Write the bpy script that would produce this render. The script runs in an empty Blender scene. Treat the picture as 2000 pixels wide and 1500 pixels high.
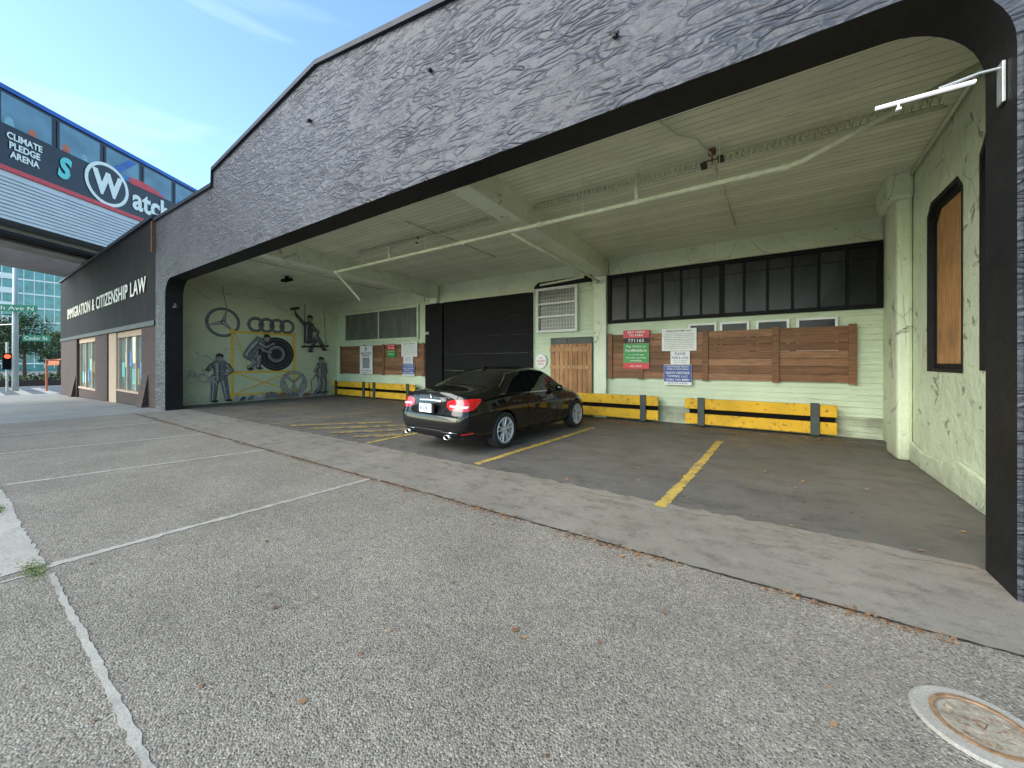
import bpy, bmesh, math, random
from mathutils import Vector, Matrix, noise
from mathutils.bvhtree import BVHTree
random.seed(7)
D=bpy.data; C=bpy.context; SC=C.scene
COL=SC.collection
rad=math.radians

# ---------------------------------------------------------------- nodes / materials
def nd(nt,t,ins=None,**kw):
    n=nt.nodes.new(t)
    for k,v in kw.items(): setattr(n,k,v)
    if ins:
        for k,v in ins.items():
            if isinstance(v,bpy.types.NodeSocket): nt.links.new(v,n.inputs[k])
            else: n.inputs[k].default_value=v
    return n
def c4(c): return (c[0],c[1],c[2],1.0)
def ramp(nt,fac,stops,interp='LINEAR'):
    n=nt.nodes.new('ShaderNodeValToRGB'); n.color_ramp.interpolation=interp
    e=n.color_ramp.elements
    while len(e)<len(stops): e.new(.5)
    for i,(p,c) in enumerate(stops):
        e[i].position=p; e[i].color=c4(c) if not isinstance(c,(int,float)) else (c,c,c,1)
    nt.links.new(fac,n.inputs['Fac']); return n.outputs['Color']
def mix(nt,fac,a,b,bt='MIX'):
    n=nt.nodes.new('ShaderNodeMix'); n.data_type='RGBA'; n.blend_type=bt
    for idx,v in ((0,fac),(6,a),(7,b)):
        if isinstance(v,bpy.types.NodeSocket): nt.links.new(v,n.inputs[idx])
        elif idx==0: n.inputs[0].default_value=v
        else: n.inputs[idx].default_value=c4(v)
    return n.outputs[2]
def math_(nt,op,a,b=0.0,c=None):
    n=nt.nodes.new('ShaderNodeMath'); n.operation=op
    for i,v in enumerate((a,b) if c is None else (a,b,c)):
        if isinstance(v,bpy.types.NodeSocket): nt.links.new(v,n.inputs[i])
        else: n.inputs[i].default_value=v
    return n.outputs[0]
def base(name):
    m=D.materials.new(name); m.use_nodes=True; nt=m.node_tree
    b=nt.nodes['Principled BSDF']; tc=nt.nodes.new('ShaderNodeTexCoord')
    return m,nt,b,tc.outputs['Object']
def mapping(nt,co,scale=(1,1,1),rot=(0,0,0)):
    return nd(nt,'ShaderNodeMapping',{'Vector':co,'Scale':scale,'Rotation':rot}).outputs[0]
def noi(nt,co,scale,detail=4,rough=.55,dist=0):
    return nd(nt,'ShaderNodeTexNoise',{'Vector':co,'Scale':scale,'Detail':detail,'Roughness':rough,'Distortion':dist}).outputs['Fac']
def bump(nt,b,h,strength=.5,dist=.01,prev=None):
    ins={'Height':h,'Strength':strength,'Distance':dist}
    n=nd(nt,'ShaderNodeBump',ins)
    if prev is not None: nt.links.new(prev,n.inputs['Normal'])
    nt.links.new(n.outputs[0],b.inputs['Normal']); return n.outputs[0]
def setc(nt,b,v,key='Base Color'):
    if isinstance(v,bpy.types.NodeSocket): nt.links.new(v,b.inputs[key])
    else: b.inputs[key].default_value=c4(v)
def pmat(name,col,rough=.75,var=.2,vs=3.,bmp=.15,bs=60,metal=0,coat=0,emit=None,es=1,dirt=0,dcol=(.05,.045,.035),spec=.5):
    m,nt,b,co=base(name)
    lo=[c*(1-var) for c in col]; hi=[min(1,c*(1+var)) for c in col]
    c=ramp(nt,noi(nt,co,vs,6,.6),[(.3,lo),(.7,hi)])
    if dirt:
        d=ramp(nt,noi(nt,co,vs*2.7,8,.7),[(.5,0.),(.68,1.)])
        c=mix(nt,math_(nt,'MULTIPLY',d,dirt),c,dcol)
    setc(nt,b,c)
    r=math_(nt,'MULTIPLY_ADD',noi(nt,co,vs*3,3),.2,rough-.1)
    nt.links.new(r,b.inputs['Roughness'])
    b.inputs['Metallic'].default_value=metal
    b.inputs['Coat Weight'].default_value=coat
    b.inputs['Coat Roughness'].default_value=.03
    b.inputs['Specular IOR Level'].default_value=spec
    if bmp: bump(nt,b,noi(nt,co,bs,4),bmp,.01)
    if emit: b.inputs['Emission Color'].default_value=c4(emit); b.inputs['Emission Strength'].default_value=es
    return m

def m_stucco(name,c0,c1,c2):
    m,nt,b,co=base(name)
    def ridges(sc,zs,ro,di,k,mid=.5):
        w=noi(nt,mapping(nt,co,(1,1,zs),(0,rad(ro),0)),sc,1,.35,di)
        r=math_(nt,'ABSOLUTE',math_(nt,'SUBTRACT',w,mid))
        r=math_(nt,'MAXIMUM',math_(nt,'SUBTRACT',1,math_(nt,'MULTIPLY',r,k)),0)
        return math_(nt,'MULTIPLY',r,r)
    r1=ridges(1.9,3.4,12,1.0,9); r2=ridges(2.4,3.6,3,.9,10,.45)
    rr=math_(nt,'MAXIMUM',r1,r2)
    mask=ramp(nt,noi(nt,co,1.7,3),[(.35,.25),(.65,1.)])
    rr=math_(nt,'MULTIPLY',rr,mask)
    h=math_(nt,'MULTIPLY',rr,.55)
    h=math_(nt,'ADD',h,math_(nt,'MULTIPLY',noi(nt,mapping(nt,co,(1,1,2.3),(0,rad(12),0)),3.6,4,.5,.6),1.1))
    h=math_(nt,'ADD',h,math_(nt,'MULTIPLY',noi(nt,co,24,5,.6),.14))
    h=math_(nt,'ADD',h,math_(nt,'MULTIPLY',noi(nt,co,1.3,3),1.2))
    big=noi(nt,co,.7,5,.6)
    c=ramp(nt,big,[(.3,c0),(.6,c1)])
    c=mix(nt,math_(nt,'MULTIPLY',rr,.15),c,c2)  # ridge crests coloured lighter, since bump alone shows little in shade
    stain=ramp(nt,noi(nt,mapping(nt,co,(1.2,1.2,.25)),2.2,6,.7),[(.62,0.),(.8,.35)])
    c=mix(nt,stain,c,(.10,.105,.12))
    ck=ramp(nt,noi(nt,co,5,8,.8),[(.75,0.),(.765,.7)])
    c=mix(nt,ck,c,(.17,.185,.21))
    setc(nt,b,c); b.inputs['Roughness'].default_value=.50; b.inputs['Specular IOR Level'].default_value=.5
    bump(nt,b,h,.85,.045)
    return m
def m_aggregate():
    m,nt,b,co=base('exposed_aggregate')
    v=nd(nt,'ShaderNodeTexVoronoi',{'Vector':co,'Scale':112.0,'Randomness':1.0})
    sep=nd(nt,'ShaderNodeSeparateColor',{'Color':v.outputs['Color']})
    peb=ramp(nt,sep.outputs[0],[(0,(.055,.049,.042)),(.2,(.135,.118,.096)),(.5,(.26,.228,.18)),(.8,(.375,.33,.262)),(1,(.54,.48,.385))])
    peb=mix(nt,ramp(nt,sep.outputs[1],[(.86,0.),(.93,.6)]),peb,(.32,.21,.13))
    mtx=ramp(nt,v.outputs['Distance'],[(.36,0.),(.6,1.)])
    c=mix(nt,math_(nt,'MULTIPLY',mtx,.7),peb,(.30,.264,.21))
    g=ramp(nt,noi(nt,co,.9,7,.65),[(.3,.76),(.7,1.1)])
    c=mix(nt,1.0,c,g,'MULTIPLY')
    g=ramp(nt,noi(nt,co,12,6,.7),[(.3,.84),(.7,1.12)])
    c=mix(nt,1.0,c,g,'MULTIPLY')
    sp=ramp(nt,noi(nt,co,2.3,9,.75),[(.60,0.),(.70,.40)])
    c=mix(nt,sp,c,(.125,.105,.082))
    lt=ramp(nt,noi(nt,co,1.1,9,.75,.5),[(.60,0.),(.70,.35)])
    c=mix(nt,lt,c,(.36,.32,.26))
    setc(nt,b,c); b.inputs['Roughness'].default_value=.85
    h=math_(nt,'SUBTRACT',1,v.outputs['Distance'])
    bump(nt,b,h,.7,.007)
    return m
def m_concrete(name,col,wear=.5,dark=(.09,.088,.08),bs=120,bright=None,fine=.2,ws=3.2):
    m,nt,b,co=base(name)
    c=ramp(nt,noi(nt,co,.8,8,.65),[(.28,[x*.78 for x in col]),(.72,[x*1.12 for x in col])])
    s=ramp(nt,noi(nt,mapping(nt,co,(.8,1.3,1)),ws,11,.8,.2),[(.50,0.),(.61,1.)])
    c=mix(nt,math_(nt,'MULTIPLY',s,wear),c,dark)
    s3=ramp(nt,noi(nt,co,ws*5,8,.8),[(.58,0.),(.66,.6)]); c=mix(nt,math_(nt,'MULTIPLY',s3,wear),c,dark)
    f=ramp(nt,noi(nt,co,140,3,.6),[(.3,1-fine*1.2),(.7,1+fine)])
    c=mix(nt,1.0,c,f,'MULTIPLY')
    if bright:
        s2=ramp(nt,noi(nt,co,2.7,11,.8),[(.56,0.),(.66,.6)]); c=mix(nt,s2,c,bright)
    setc(nt,b,c)
    r=ramp(nt,noi(nt,co,1.3,5),[(.35,.5),(.65,.85)]); nt.links.new(r,b.inputs['Roughness'])
    bump(nt,b,math_(nt,'ADD',noi(nt,co,bs,5,.7),math_(nt,'MULTIPLY',noi(nt,co,6,6,.7),2.)),.45,.008)
    return m
def m_boards(name,col,axis,width,dark,chip=.5):
    m,nt,b,co=base(name)
    sx=nd(nt,'ShaderNodeSeparateXYZ',{'Vector':co})
    a=math_(nt,'DIVIDE',sx.outputs[axis],width)
    fr=math_(nt,'FRACT',a); fl=math_(nt,'FLOOR',a)
    seam=math_(nt,'LESS_THAN',fr,.085)
    wn=nd(nt,'ShaderNodeTexWhiteNoise',{'W':fl},noise_dimensions='1D').outputs['Value']
    sc=[.35,.35,.35]; sc[axis]=4
    c=ramp(nt,noi(nt,co,1.1,7,.65),[(.3,[x*.86 for x in col]),(.7,[min(.86,x*1.06) for x in col])])
    tint=math_(nt,'MULTIPLY_ADD',wn,.16,.9)
    cc=nd(nt,'ShaderNodeCombineColor',{0:tint,1:tint,2:tint}).outputs[0]
    c=mix(nt,1.0,c,cc,'MULTIPLY')
    ch=ramp(nt,noi(nt,mapping(nt,co,sc),6,9,.75),[(.61,0.),(.67,1.)])
    c=mix(nt,math_(nt,'MULTIPLY',ch,chip),c,dark)
    sn=ramp(nt,noi(nt,mapping(nt,co,(1.5,1.5,1.5)),1.4,4),[(.35,.25),(.65,.9)])
    c=mix(nt,math_(nt,'MULTIPLY',seam,sn),c,dark)
    setc(nt,b,c); b.inputs['Roughness'].default_value=.6
    h=math_(nt,'ADD',math_(nt,'MULTIPLY',seam,-1.0),math_(nt,'MULTIPLY',ch,-.4))
    h=math_(nt,'ADD',h,math_(nt,'MULTIPLY',wn,.5))
    h=math_(nt,'ADD',h,math_(nt,'MULTIPLY',noi(nt,mapping(nt,co,sc),30,4),.35))
    bump(nt,b,h,.9,.012)
    return m
def m_wood(name,c0,c1,c2,axis=0):
    m,nt,b,co=base(name)
    g=nd(nt,'ShaderNodeNewGeometry').outputs['Random Per Island']
    c=ramp(nt,g,[(0,c0),(.5,c1),(1,c2)])
    s=[12,12,12]; s[axis]=.8
    off=nd(nt,'ShaderNodeVectorMath',{0:co},operation='ADD'); 
    cmb=nd(nt,'ShaderNodeCombineXYZ',{0:math_(nt,'MULTIPLY',g,37.),1:math_(nt,'MULTIPLY',g,11.),2:0.})
    nt.links.new(cmb.outputs[0],off.inputs[1])
    gr=noi(nt,mapping(nt,off.outputs[0],s),3.0,7,.65,.5)
    c=mix(nt,1.0,c,ramp(nt,gr,[(.3,.45),(.7,1.25)]),'MULTIPLY')
    kn=ramp(nt,noi(nt,off.outputs[0],5.5,2),[(.7,0.),(.76,.7)])
    c=mix(nt,kn,c,(.05,.02,.01))
    wt=ramp(nt,noi(nt,co,1.3,7,.7),[(.5,0.),(.72,.5)]); c=mix(nt,wt,c,(.11,.07,.045))
    setc(nt,b,c); b.inputs['Roughness'].default_value=.7
    bump(nt,b,gr,.4,.004); return m
def m_brick(name):
    m,nt,b,co=base(name)
    sx=nd(nt,'ShaderNodeSeparateXYZ',{'Vector':co})
    cc=nd(nt,'ShaderNodeCombineXYZ',{0:math_(nt,'ADD',sx.outputs[0],sx.outputs[1]),1:sx.outputs[2],2:0.}).outputs[0]
    t=nd(nt,'ShaderNodeTexBrick',{'Vector':cc,'Color1':c4((.07,.032,.027)),'Color2':c4((.035,.021,.02)),'Mortar':c4((.08,.075,.07)),'Scale':4.0,'Mortar Size':.012,'Brick Width':.9,'Row Height':.3})
    setc(nt,b,t.outputs['Color']); b.inputs['Roughness'].default_value=.8
    bump(nt,b,t.outputs['Fac'],-.4,.01); return m
def m_worn_yellow(name,y,under,amt,sc=7,sharp=.06):
    m,nt,b,co=base(name)
    f=ramp(nt,noi(nt,co,sc,9,.78),[(amt-sharp,0.),(amt+sharp,1.)])
    yc=ramp(nt,noi(nt,co,2,4),[(.3,[v*.75 for v in y]),(.7,y)])
    setc(nt,b,mix(nt,f,yc,under)); b.inputs['Roughness'].default_value=.7
    bump(nt,b,math_(nt,'SUBTRACT',noi(nt,co,60,4),f),.35,.006); return m
def m_peel(name,col,dark,chip=.55,lo=.2,brick=False,th=.62):
    m,nt,b,co=base(name)
    c=ramp(nt,noi(nt,co,.9,7,.65),[(.3,[x*.84 for x in col]),(.7,[min(.86,x*1.05) for x in col])])
    ch=ramp(nt,noi(nt,co,3.1,10,.78,.4),[(th,0.),(th+.04,1.)])
    c=mix(nt,math_(nt,'MULTIPLY',ch,chip),c,dark)
    sx=nd(nt,'ShaderNodeSeparateXYZ',{'Vector':co})
    low=ramp(nt,math_(nt,'ADD',sx.outputs[2],math_(nt,'MULTIPLY',noi(nt,co,4,6,.7),.8)),[(.25,1.),(.75,0.)])
    c=mix(nt,math_(nt,'MULTIPLY',low,lo*2.5),c,(.15,.14,.10))
    dr=ramp(nt,noi(nt,mapping(nt,co,(3,3,.25)),2.5,6,.7),[(.58,0.),(.75,.3)])
    c=mix(nt,dr,c,[x*.55 for x in col])
    h=math_(nt,'ADD',noi(nt,co,5,7,.65),math_(nt,'MULTIPLY',ch,-.5))
    if brick:
        cc=nd(nt,'ShaderNodeCombineXYZ',{0:sx.outputs[1],1:sx.outputs[2],2:0.}).outputs[0]
        t=nd(nt,'ShaderNodeTexBrick',{'Vector':cc,'Scale':4.2,'Mortar Size':.012,'Brick Width':.9,'Row Height':.3}).outputs['Fac']
        c=mix(nt,math_(nt,'MULTIPLY',t,.22),c,dark); h=math_(nt,'ADD',h,math_(nt,'MULTIPLY',t,-.5))
    else:
        cr=nd(nt,'ShaderNodeTexVoronoi',{'Vector':mapping(nt,co,(1,1,.6)),'Scale':1.7},feature='DISTANCE_TO_EDGE').outputs['Distance']
        ln=math_(nt,'MULTIPLY',math_(nt,'LESS_THAN',cr,.008),ramp(nt,noi(nt,co,1.2,3),[(.5,0.),(.6,.55)]))
        c=mix(nt,ln,c,dark); h=math_(nt,'SUBTRACT',h,ln)
    setc(nt,b,c); b.inputs['Roughness'].default_value=.55
    bump(nt,b,h,.85,.045); return m
def m_glass(name,col,rough=.06,metal=0.):
    m,nt,b,co=base(name)
    c=ramp(nt,noi(nt,co,.8,4),[(.3,[x*.6 for x in col]),(.7,[x*1.3 for x in col])])
    setc(nt,b,c); b.inputs['Roughness'].default_value=rough; b.inputs['Metallic'].default_value=metal
    b.inputs['Specular IOR Level'].default_value=.8
    bump(nt,b,noi(nt,co,2.5,2),.04,.02)
    return m
def m_mottle(name,dark,light,s=4,lo=.45,hi=.75,rough=.4,spec=.5,isl=0):
    m,nt,b,co=base(name)
    c=ramp(nt,noi(nt,mapping(nt,co,(1,1,.4)),s,8,.7),[(lo,dark),(hi,light)])
    if isl:
        g=nd(nt,'ShaderNodeNewGeometry').outputs['Random Per Island']
        c=mix(nt,1.0,c,ramp(nt,g,[(0,1-isl),(1,1+isl)]),'MULTIPLY')
    setc(nt,b,c); b.inputs['Roughness'].default_value=rough; b.inputs['Specular IOR Level'].default_value=spec
    bump(nt,b,noi(nt,co,30,3),.1,.005); return m

M={}
M['stucco']=m_stucco('rough_black_stucco',(.038,.040,.050),(.058,.061,.075),(.10,.105,.13))
M['black']=pmat('black_wall_paint',(.009,.009,.010),.6,.3,3,.4,25,dirt=.2,dcol=(.03,.03,.03),spec=.3)
M['coping']=pmat('dark_metal_coping',(.018,.022,.034),.5,.2,spec=.3)
M['agg']=m_aggregate()
M['apron']=m_concrete('weathered_concrete_apron',(.29,.255,.205),.7,(.14,.122,.098),110,(.36,.32,.262),ws=4.2)
M['floor']=m_concrete('garage_asphalt',(.150,.137,.118),.65,(.075,.068,.058),60,(.195,.18,.156),ws=2.2)
M['side']=m_concrete('smooth_pavement_concrete',(.37,.34,.30),.25,(.26,.24,.22))
M['joint']=m_concrete('mortar_joint',(.50,.455,.385),.4,(.25,.225,.19))
M['road']=m_concrete('street_asphalt',(.13,.13,.13),.4,(.08,.08,.08))
M['ground']=m_concrete('city_ground',(.22,.21,.195),.4,(.12,.12,.11))
M['ceil']=m_boards('painted_ceiling_boards',(.78,.82,.62),1,.135,(.22,.23,.155),.55)
M['clap']=m_boards('painted_siding',(.63,.72,.53),2,5.0,(.22,.23,.16),.45)
M['peel']=m_peel('peeling_green_plaster',(.67,.74,.54),(.28,.27,.21),.75,th=.59)
M['peelL']=m_peel('green_mural_wall',(.66,.70,.50),(.34,.35,.26),.5,.12,True)
M['green']=m_peel('green_beam_paint',(.76,.81,.63),(.26,.24,.17),.65,0,th=.6)
M['head']=m_peel('green_header_paint',(.65,.70,.50),(.3,.3,.2),.4,0)
M['pipe']=pmat('painted_pipe',(.64,.68,.50),.5,.12,5,.1,30,dirt=.35,dcol=(.30,.26,.18))
M['trimg']=pmat('green_trim',(.58,.65,.47),.5,.15,4,.2,20)
M['wood']=m_wood('cedar_boards',(.17,.078,.036),(.27,.125,.06),(.37,.19,.10))
M['woodv']=m_wood('cedar_boards_upright',(.40,.18,.072),(.50,.25,.11),(.57,.31,.15),2)
M['ply']=m_wood('weathered_plywood',(.50,.25,.09),(.55,.28,.11),(.58,.31,.13),2)
M['yellow']=m_worn_yellow('yellow_barrier_paint',(.82,.47,.02),(.16,.10,.04),.59,9,.03)
M['ystripe']=m_worn_yellow('worn_yellow_stripe',(.64,.45,.09),(.17,.15,.12),.56)
M['yhatch']=m_worn_yellow('faded_yellow_hatch',(.48,.35,.09),(.14,.128,.11),.49,5)
M['dkgreen']=pmat('dark_green_post_paint',(.04,.055,.05),.5,.3,5,.2,30)
M['door']=pmat('black_roller_door',(.006,.006,.0075),.7,.3,2,.1,20,spec=.2)
M['frame']=pmat('black_window_frame',(.005,.0055,.006),.6,.3,4,spec=.2)
M['wglass']=m_mottle('mottled_dark_glass',(.012,.015,.018),(.036,.042,.048),2.5,.40,.85,.3,.3,isl=.4)  # paler mottling in the colour stands in for slight reflections
M['wglass2']=m_mottle('dusty_grey_glass',(.07,.08,.075),(.19,.21,.18),2.5,.35,.8,.3)
M['white']=pmat('white_paint',(.78,.78,.76),.5,.06,6,0)
M['offw']=pmat('aged_white_frame',(.68,.70,.66),.5,.12,6,.1)
M['ink']=pmat('black_ink',(.02,.02,.02),.6,.1,5,0)
M['mono']=pmat('grey_small_print',(.28,.28,.28),.6,.1,5,0)
M['red']=pmat('red_sign_paint',(.60,.03,.05),.45,.1,5,0)
M['gsign']=pmat('green_sign_paint',(.03,.28,.06),.45,.1,5,0)
M['bsign']=pmat('blue_sign_paint',(.03,.07,.30),.45,.1,5,0)
M['steel']=pmat('galvanised_steel',(.42,.43,.44),.4,.15,8,.1,40,metal=.6)
M['rust']=pmat('rusty_metal',(.16,.07,.035),.8,.4,20,.4,60)
M['iron']=pmat('dark_iron',(.03,.027,.027),.6,.4,20,.4,60)
M['brick']=m_brick('dark_brown_brick')
M['tan']=pmat('tan_stucco',(.50,.37,.27),.8,.1)
M['lbl']=m_mottle('dark_metal_fascia',(.010,.0105,.012),(.024,.025,.028),1.2,.4,.8,.75,.15)
M['cream']=pmat('cream_letters',(.80,.75,.62),.5,.1)
M['dark']=pmat('deep_black',(.006,.006,.006),.8,.2,spec=.1)
M['lglass']=m_glass('shop_glass',(.20,.30,.30),.05)

# ---------------------------------------------------------------- mesh builder
class MB:
    def __init__(s): s.v=[];s.f=[];s.m=[]
    def add(s,vs,fs,m=0):
        o=len(s.v); s.v+= [tuple(v) for v in vs]
        for f in fs: s.f.append([i+o for i in f]); s.m.append(m)
    def box(s,x0,x1,y0,y1,z0,z1,m=0):
        s.add([(x0,y0,z0),(x1,y0,z0),(x1,y1,z0),(x0,y1,z0),(x0,y0,z1),(x1,y0,z1),(x1,y1,z1),(x0,y1,z1)],
              [(0,3,2,1),(4,5,6,7),(0,1,5,4),(1,2,6,5),(2,3,7,6),(3,0,4,7)],m)
    def quad(s,a,b,c,d,m=0): s.add([a,b,c,d],[(0,1,2,3)],m)
    def tube(s,pts,r,seg=10,m=0,cap=True):
        pts=[Vector(p) for p in pts]
        n=len(pts); o=len(s.v)
        for i,p in enumerate(pts):
            t=(pts[min(i+1,n-1)]-pts[max(i-1,0)]).normalized()
            up=Vector((0,0,1)) if abs(t.z)<.9 else Vector((1,0,0))
            a=t.cross(up).normalized(); b=t.cross(a).normalized()
            rr=r[i] if isinstance(r,(list,tuple)) else r
            for k in range(seg):
                an=2*math.pi*k/seg
                s.v.append(tuple(p+a*math.cos(an)*rr+b*math.sin(an)*rr))
        for i in range(n-1):
            for k in range(seg):
                k2=(k+1)%seg
                s.f.append([o+i*seg+k,o+(i+1)*seg+k,o+(i+1)*seg+k2,o+i*seg+k2]); s.m.append(m)
        if cap:
            s.f.append([o+k for k in range(seg)]); s.m.append(m)
            s.f.append([o+(n-1)*seg+k for k in reversed(range(seg))]); s.m.append(m)
    def prism(s,poly,fn,d0,d1,m=0,mside=None):
        n=len(poly); o=len(s.v)
        for d in (d0,d1): s.v+=[tuple(fn(u,v,d)) for u,v in poly]
        s.f.append([o+i for i in range(n)]); s.m.append(m)
        s.f.append([o+n+i for i in reversed(range(n))]); s.m.append(m)
        for i in range(n):
            j=(i+1)%n; s.f.append([o+j,o+i,o+n+i,o+n+j]); s.m.append(m if mside is None else mside(poly[i],poly[j]))
    def lathe(s,prof,fn,seg=32,m=0,closed=False):
        o=len(s.v); n=len(prof)
        for k in range(seg):
            an=2*math.pi*k/seg
            for r,a in prof: s.v.append(tuple(fn(r*math.cos(an),r*math.sin(an),a)))
        for k in range(seg):
            k2=(k+1)%seg
            for i in range(n if closed else n-1):
                i2=(i+1)%n
                s.f.append([o+k*n+i,o+k*n+i2,o+k2*n+i2,o+k2*n+i]); s.m.append(m)
    def mesh(s,name,mats,smooth=False):
        me=D.meshes.new(name); me.from_pydata(s.v,[],s.f)
        for mm in mats: me.materials.append(mm)
        for p,mi in zip(me.polygons,s.m): p.material_index=mi; p.use_smooth=smooth
        bm=bmesh.new(); bm.from_mesh(me); bmesh.ops.recalc_face_normals(bm,faces=bm.faces); bm.to_mesh(me); bm.free()
        return me
    def obj(s,name,mats,parent=None,smooth=False,bevel=0,**kw):
        if not isinstance(mats,(list,tuple)): mats=[mats]
        return mkobj(name,s.mesh(name,mats,smooth),parent,bevel,**kw)
PL={}
def mkobj(name,me,parent=None,bevel=0,label=None,local=False):
    o=D.objects.new(name,me); COL.objects.link(o)
    if parent:
        o.parent=parent
        if not local and parent.name in PL: o.matrix_parent_inverse=PL[parent.name].inverted()
    if bevel:
        b=o.modifiers.new('bevel','BEVEL'); b.width=bevel; b.segments=2; b.limit_method='ANGLE'
        b.harden_normals=False
    if label: o['label']=label
    return o
def thing(name,label,cat,loc=(0,0,0),rz=0,group=None):
    e=D.objects.new(name,None); COL.objects.link(e); e.empty_display_size=.2
    e.location=loc; e.rotation_euler=(0,0,rz)
    PL[e.name]=Matrix.Translation(Vector(loc))@Matrix.Rotation(rz,4,'Z')
    e['label']=label; e['category']=cat
    if group: e['group']=group
    return e
def tag(o,label,cat,group=None):
    o['label']=label; o['category']=cat
    if group: o['group']=group
    return o
def text_me(body,size,ext=.002,off=0,align='CENTER',sp=1.0,shear=0,lsp=1.0):
    cu=D.curves.new('t','FONT'); cu.body=body; cu.size=size; cu.extrude=ext; cu.offset=off
    cu.align_x=align; cu.align_y='CENTER'; cu.space_character=sp; cu.shear=shear; cu.space_line=lsp
    cu.resolution_u=3
    o=D.objects.new('t',cu); COL.objects.link(o); C.view_layer.update()
    me=D.meshes.new_from_object(o.evaluated_get(C.evaluated_depsgraph_get()))
    D.objects.remove(o); D.curves.remove(cu); return me
def text(name,body,size,mtx,mat,parent=None,fitw=None,fith=None,local=False,**kw):
    me=text_me(body,size,**kw)
    xs=[v.co.x for v in me.vertices]; ys=[v.co.y for v in me.vertices]
    if xs:
        cx=(max(xs)+min(xs))/2; cy=(max(ys)+min(ys))/2
        sx=fitw/(max(xs)-min(xs)) if fitw else 1
        sy=fith/(max(ys)-min(ys)) if fith else 1
        for v in me.vertices: v.co.x=(v.co.x-cx)*sx; v.co.y=(v.co.y-cy)*sy
    me.transform(mtx); me.materials.clear(); me.materials.append(mat)
    return mkobj(name,me,parent,local=local)
def TM(x,y,z,rz=0): return Matrix.Translation((x,y,z))@Matrix.Rotation(rz,4,'Z')@Matrix.Rotation(rad(90),4,'X')
def merge(objs,name,parent=None,local=False):
    bm=bmesh.new(); mats=[]
    for o in objs:
        off=len(mats); 
        n0=len(bm.faces); bm.from_mesh(o.data); bm.faces.ensure_lookup_table()
        for f in bm.faces[n0:]: f.material_index+=off
        mats+=list(o.data.materials)
    me=D.meshes.new(name); bm.to_mesh(me); bm.free()
    for m in mats: me.materials.append(m)
    for o in objs: D.objects.remove(o)
    return mkobj(name,me,parent,local=local)
def boolean(o,cutters):
    for c in cutters:
        m=o.modifiers.new('b','BOOLEAN'); m.object=c; m.operation='DIFFERENCE'; m.solver='EXACT'
    C.view_layer.update()
    me=D.meshes.new_from_object(o.evaluated_get(C.evaluated_depsgraph_get()))
    o.modifiers.clear(); o.data=me
    for c in cutters: D.objects.remove(c)
def gz(x):
    if x>-17: return 0.
    if x<-36: return -.45
    return -.45*(x+17)/(-19)

# ---------------------------------------------------------------- camera
H=1.55
cam=D.cameras.new('camera'); co=D.objects.new('camera',cam); COL.objects.link(co)
cam.sensor_width=36; cam.lens=13.5; cam.shift_y=-.0215; cam.clip_end=3000; cam.clip_start=.05
co.location=(0,0,H); co.rotation_euler=(rad(90),0,rad(34.2)); SC.camera=co

# ---------------------------------------------------------------- world + sun
W=D.worlds.new('World'); SC.world=W; W.use_nodes=True
nt=W.node_tree; bg=nt.nodes['Background']
sky=nt.nodes.new('ShaderNodeTexSky'); sky.sky_type='NISHITA'; sky.sun_disc=False
SE=30; AZ=205
sky.sun_elevation=rad(SE); sky.sun_rotation=rad(AZ); sky.air_density=1.0; sky.dust_density=.4; sky.ozone_density=1.6
tcw=nt.nodes.new('ShaderNodeTexCoord')
cl=ramp(nt,noi(nt,mapping(nt,tcw.outputs['Generated'],(1,1,4.5),(0,.2,.6)),1.6,6,.5,.6),[(.56,0.),(.85,.35)])
skc=mix(nt,cl,sky.outputs[0],(4.5,4.7,4.9))
skc=mix(nt,1.0,skc,(.95,1.06,1.0),'MULTIPLY')
nt.links.new(skc,bg.inputs[0]); bg.inputs[1].default_value=.42
sl=D.lights.new('sun','SUN'); sl.energy=5.0; sl.angle=rad(55); sl.color=(1,.91,.79)
so=D.objects.new('sun',sl); COL.objects.link(so); so.location=(-10,-30,40)
sd=Vector((math.sin(rad(AZ))*math.cos(rad(SE)),math.cos(rad(AZ))*math.cos(rad(SE)),math.sin(rad(SE))))
so.rotation_euler=(-sd).to_track_quat('-Z','Y').to_euler()
SC.view_settings.view_transform='Standard'; SC.view_settings.look='None'; SC.view_settings.exposure=0

# ---------------------------------------------------------------- ground
def struct(o): o['kind']='structure'; return o
def xs_between(x0,x1): return [x0]+sorted([b for b in (-36,-17) if x0<b<x1])+[x1]
def slab(name,x0,x1,y0,y1,ztop,thick,mat):
    b=MB(); xs=xs_between(x0,x1)
    for a,c in zip(xs,xs[1:]):
        za,zc=gz(a)+ztop,gz(c)+ztop
        b.add([(a,y0,za-thick),(c,y0,zc-thick),(c,y1,zc-thick),(a,y1,za-thick),(a,y0,za),(c,y0,zc),(c,y1,zc),(a,y1,za)],
          [(4,5,6,7),(0,1,5,4),(2,3,7,6)]+([(3,0,4,7)] if a==xs[0] else [])+([(1,2,6,5)] if c==xs[-1] else []))
    return struct(b.obj(name,mat))
b=MB()
xs=[-1500,-36,-17,1500]
for a,c in zip(xs,xs[1:]): b.quad((a,-1500,gz(a)-.13),(c,-1500,gz(c)-.13),(c,1500,gz(c)-.13),(a,1500,gz(a)-.13))
struct(b.obj('ground',M['ground']))
slab('road',-38,60,-14,-2.75,-.126,.002,M['road'])
b=MB(); b.quad((-52,-200,-.576),(-38.3,-200,-.576),(-38.3,200,-.576),(-52,200,-.576)); struct(b.obj('road',M['road']))
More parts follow.
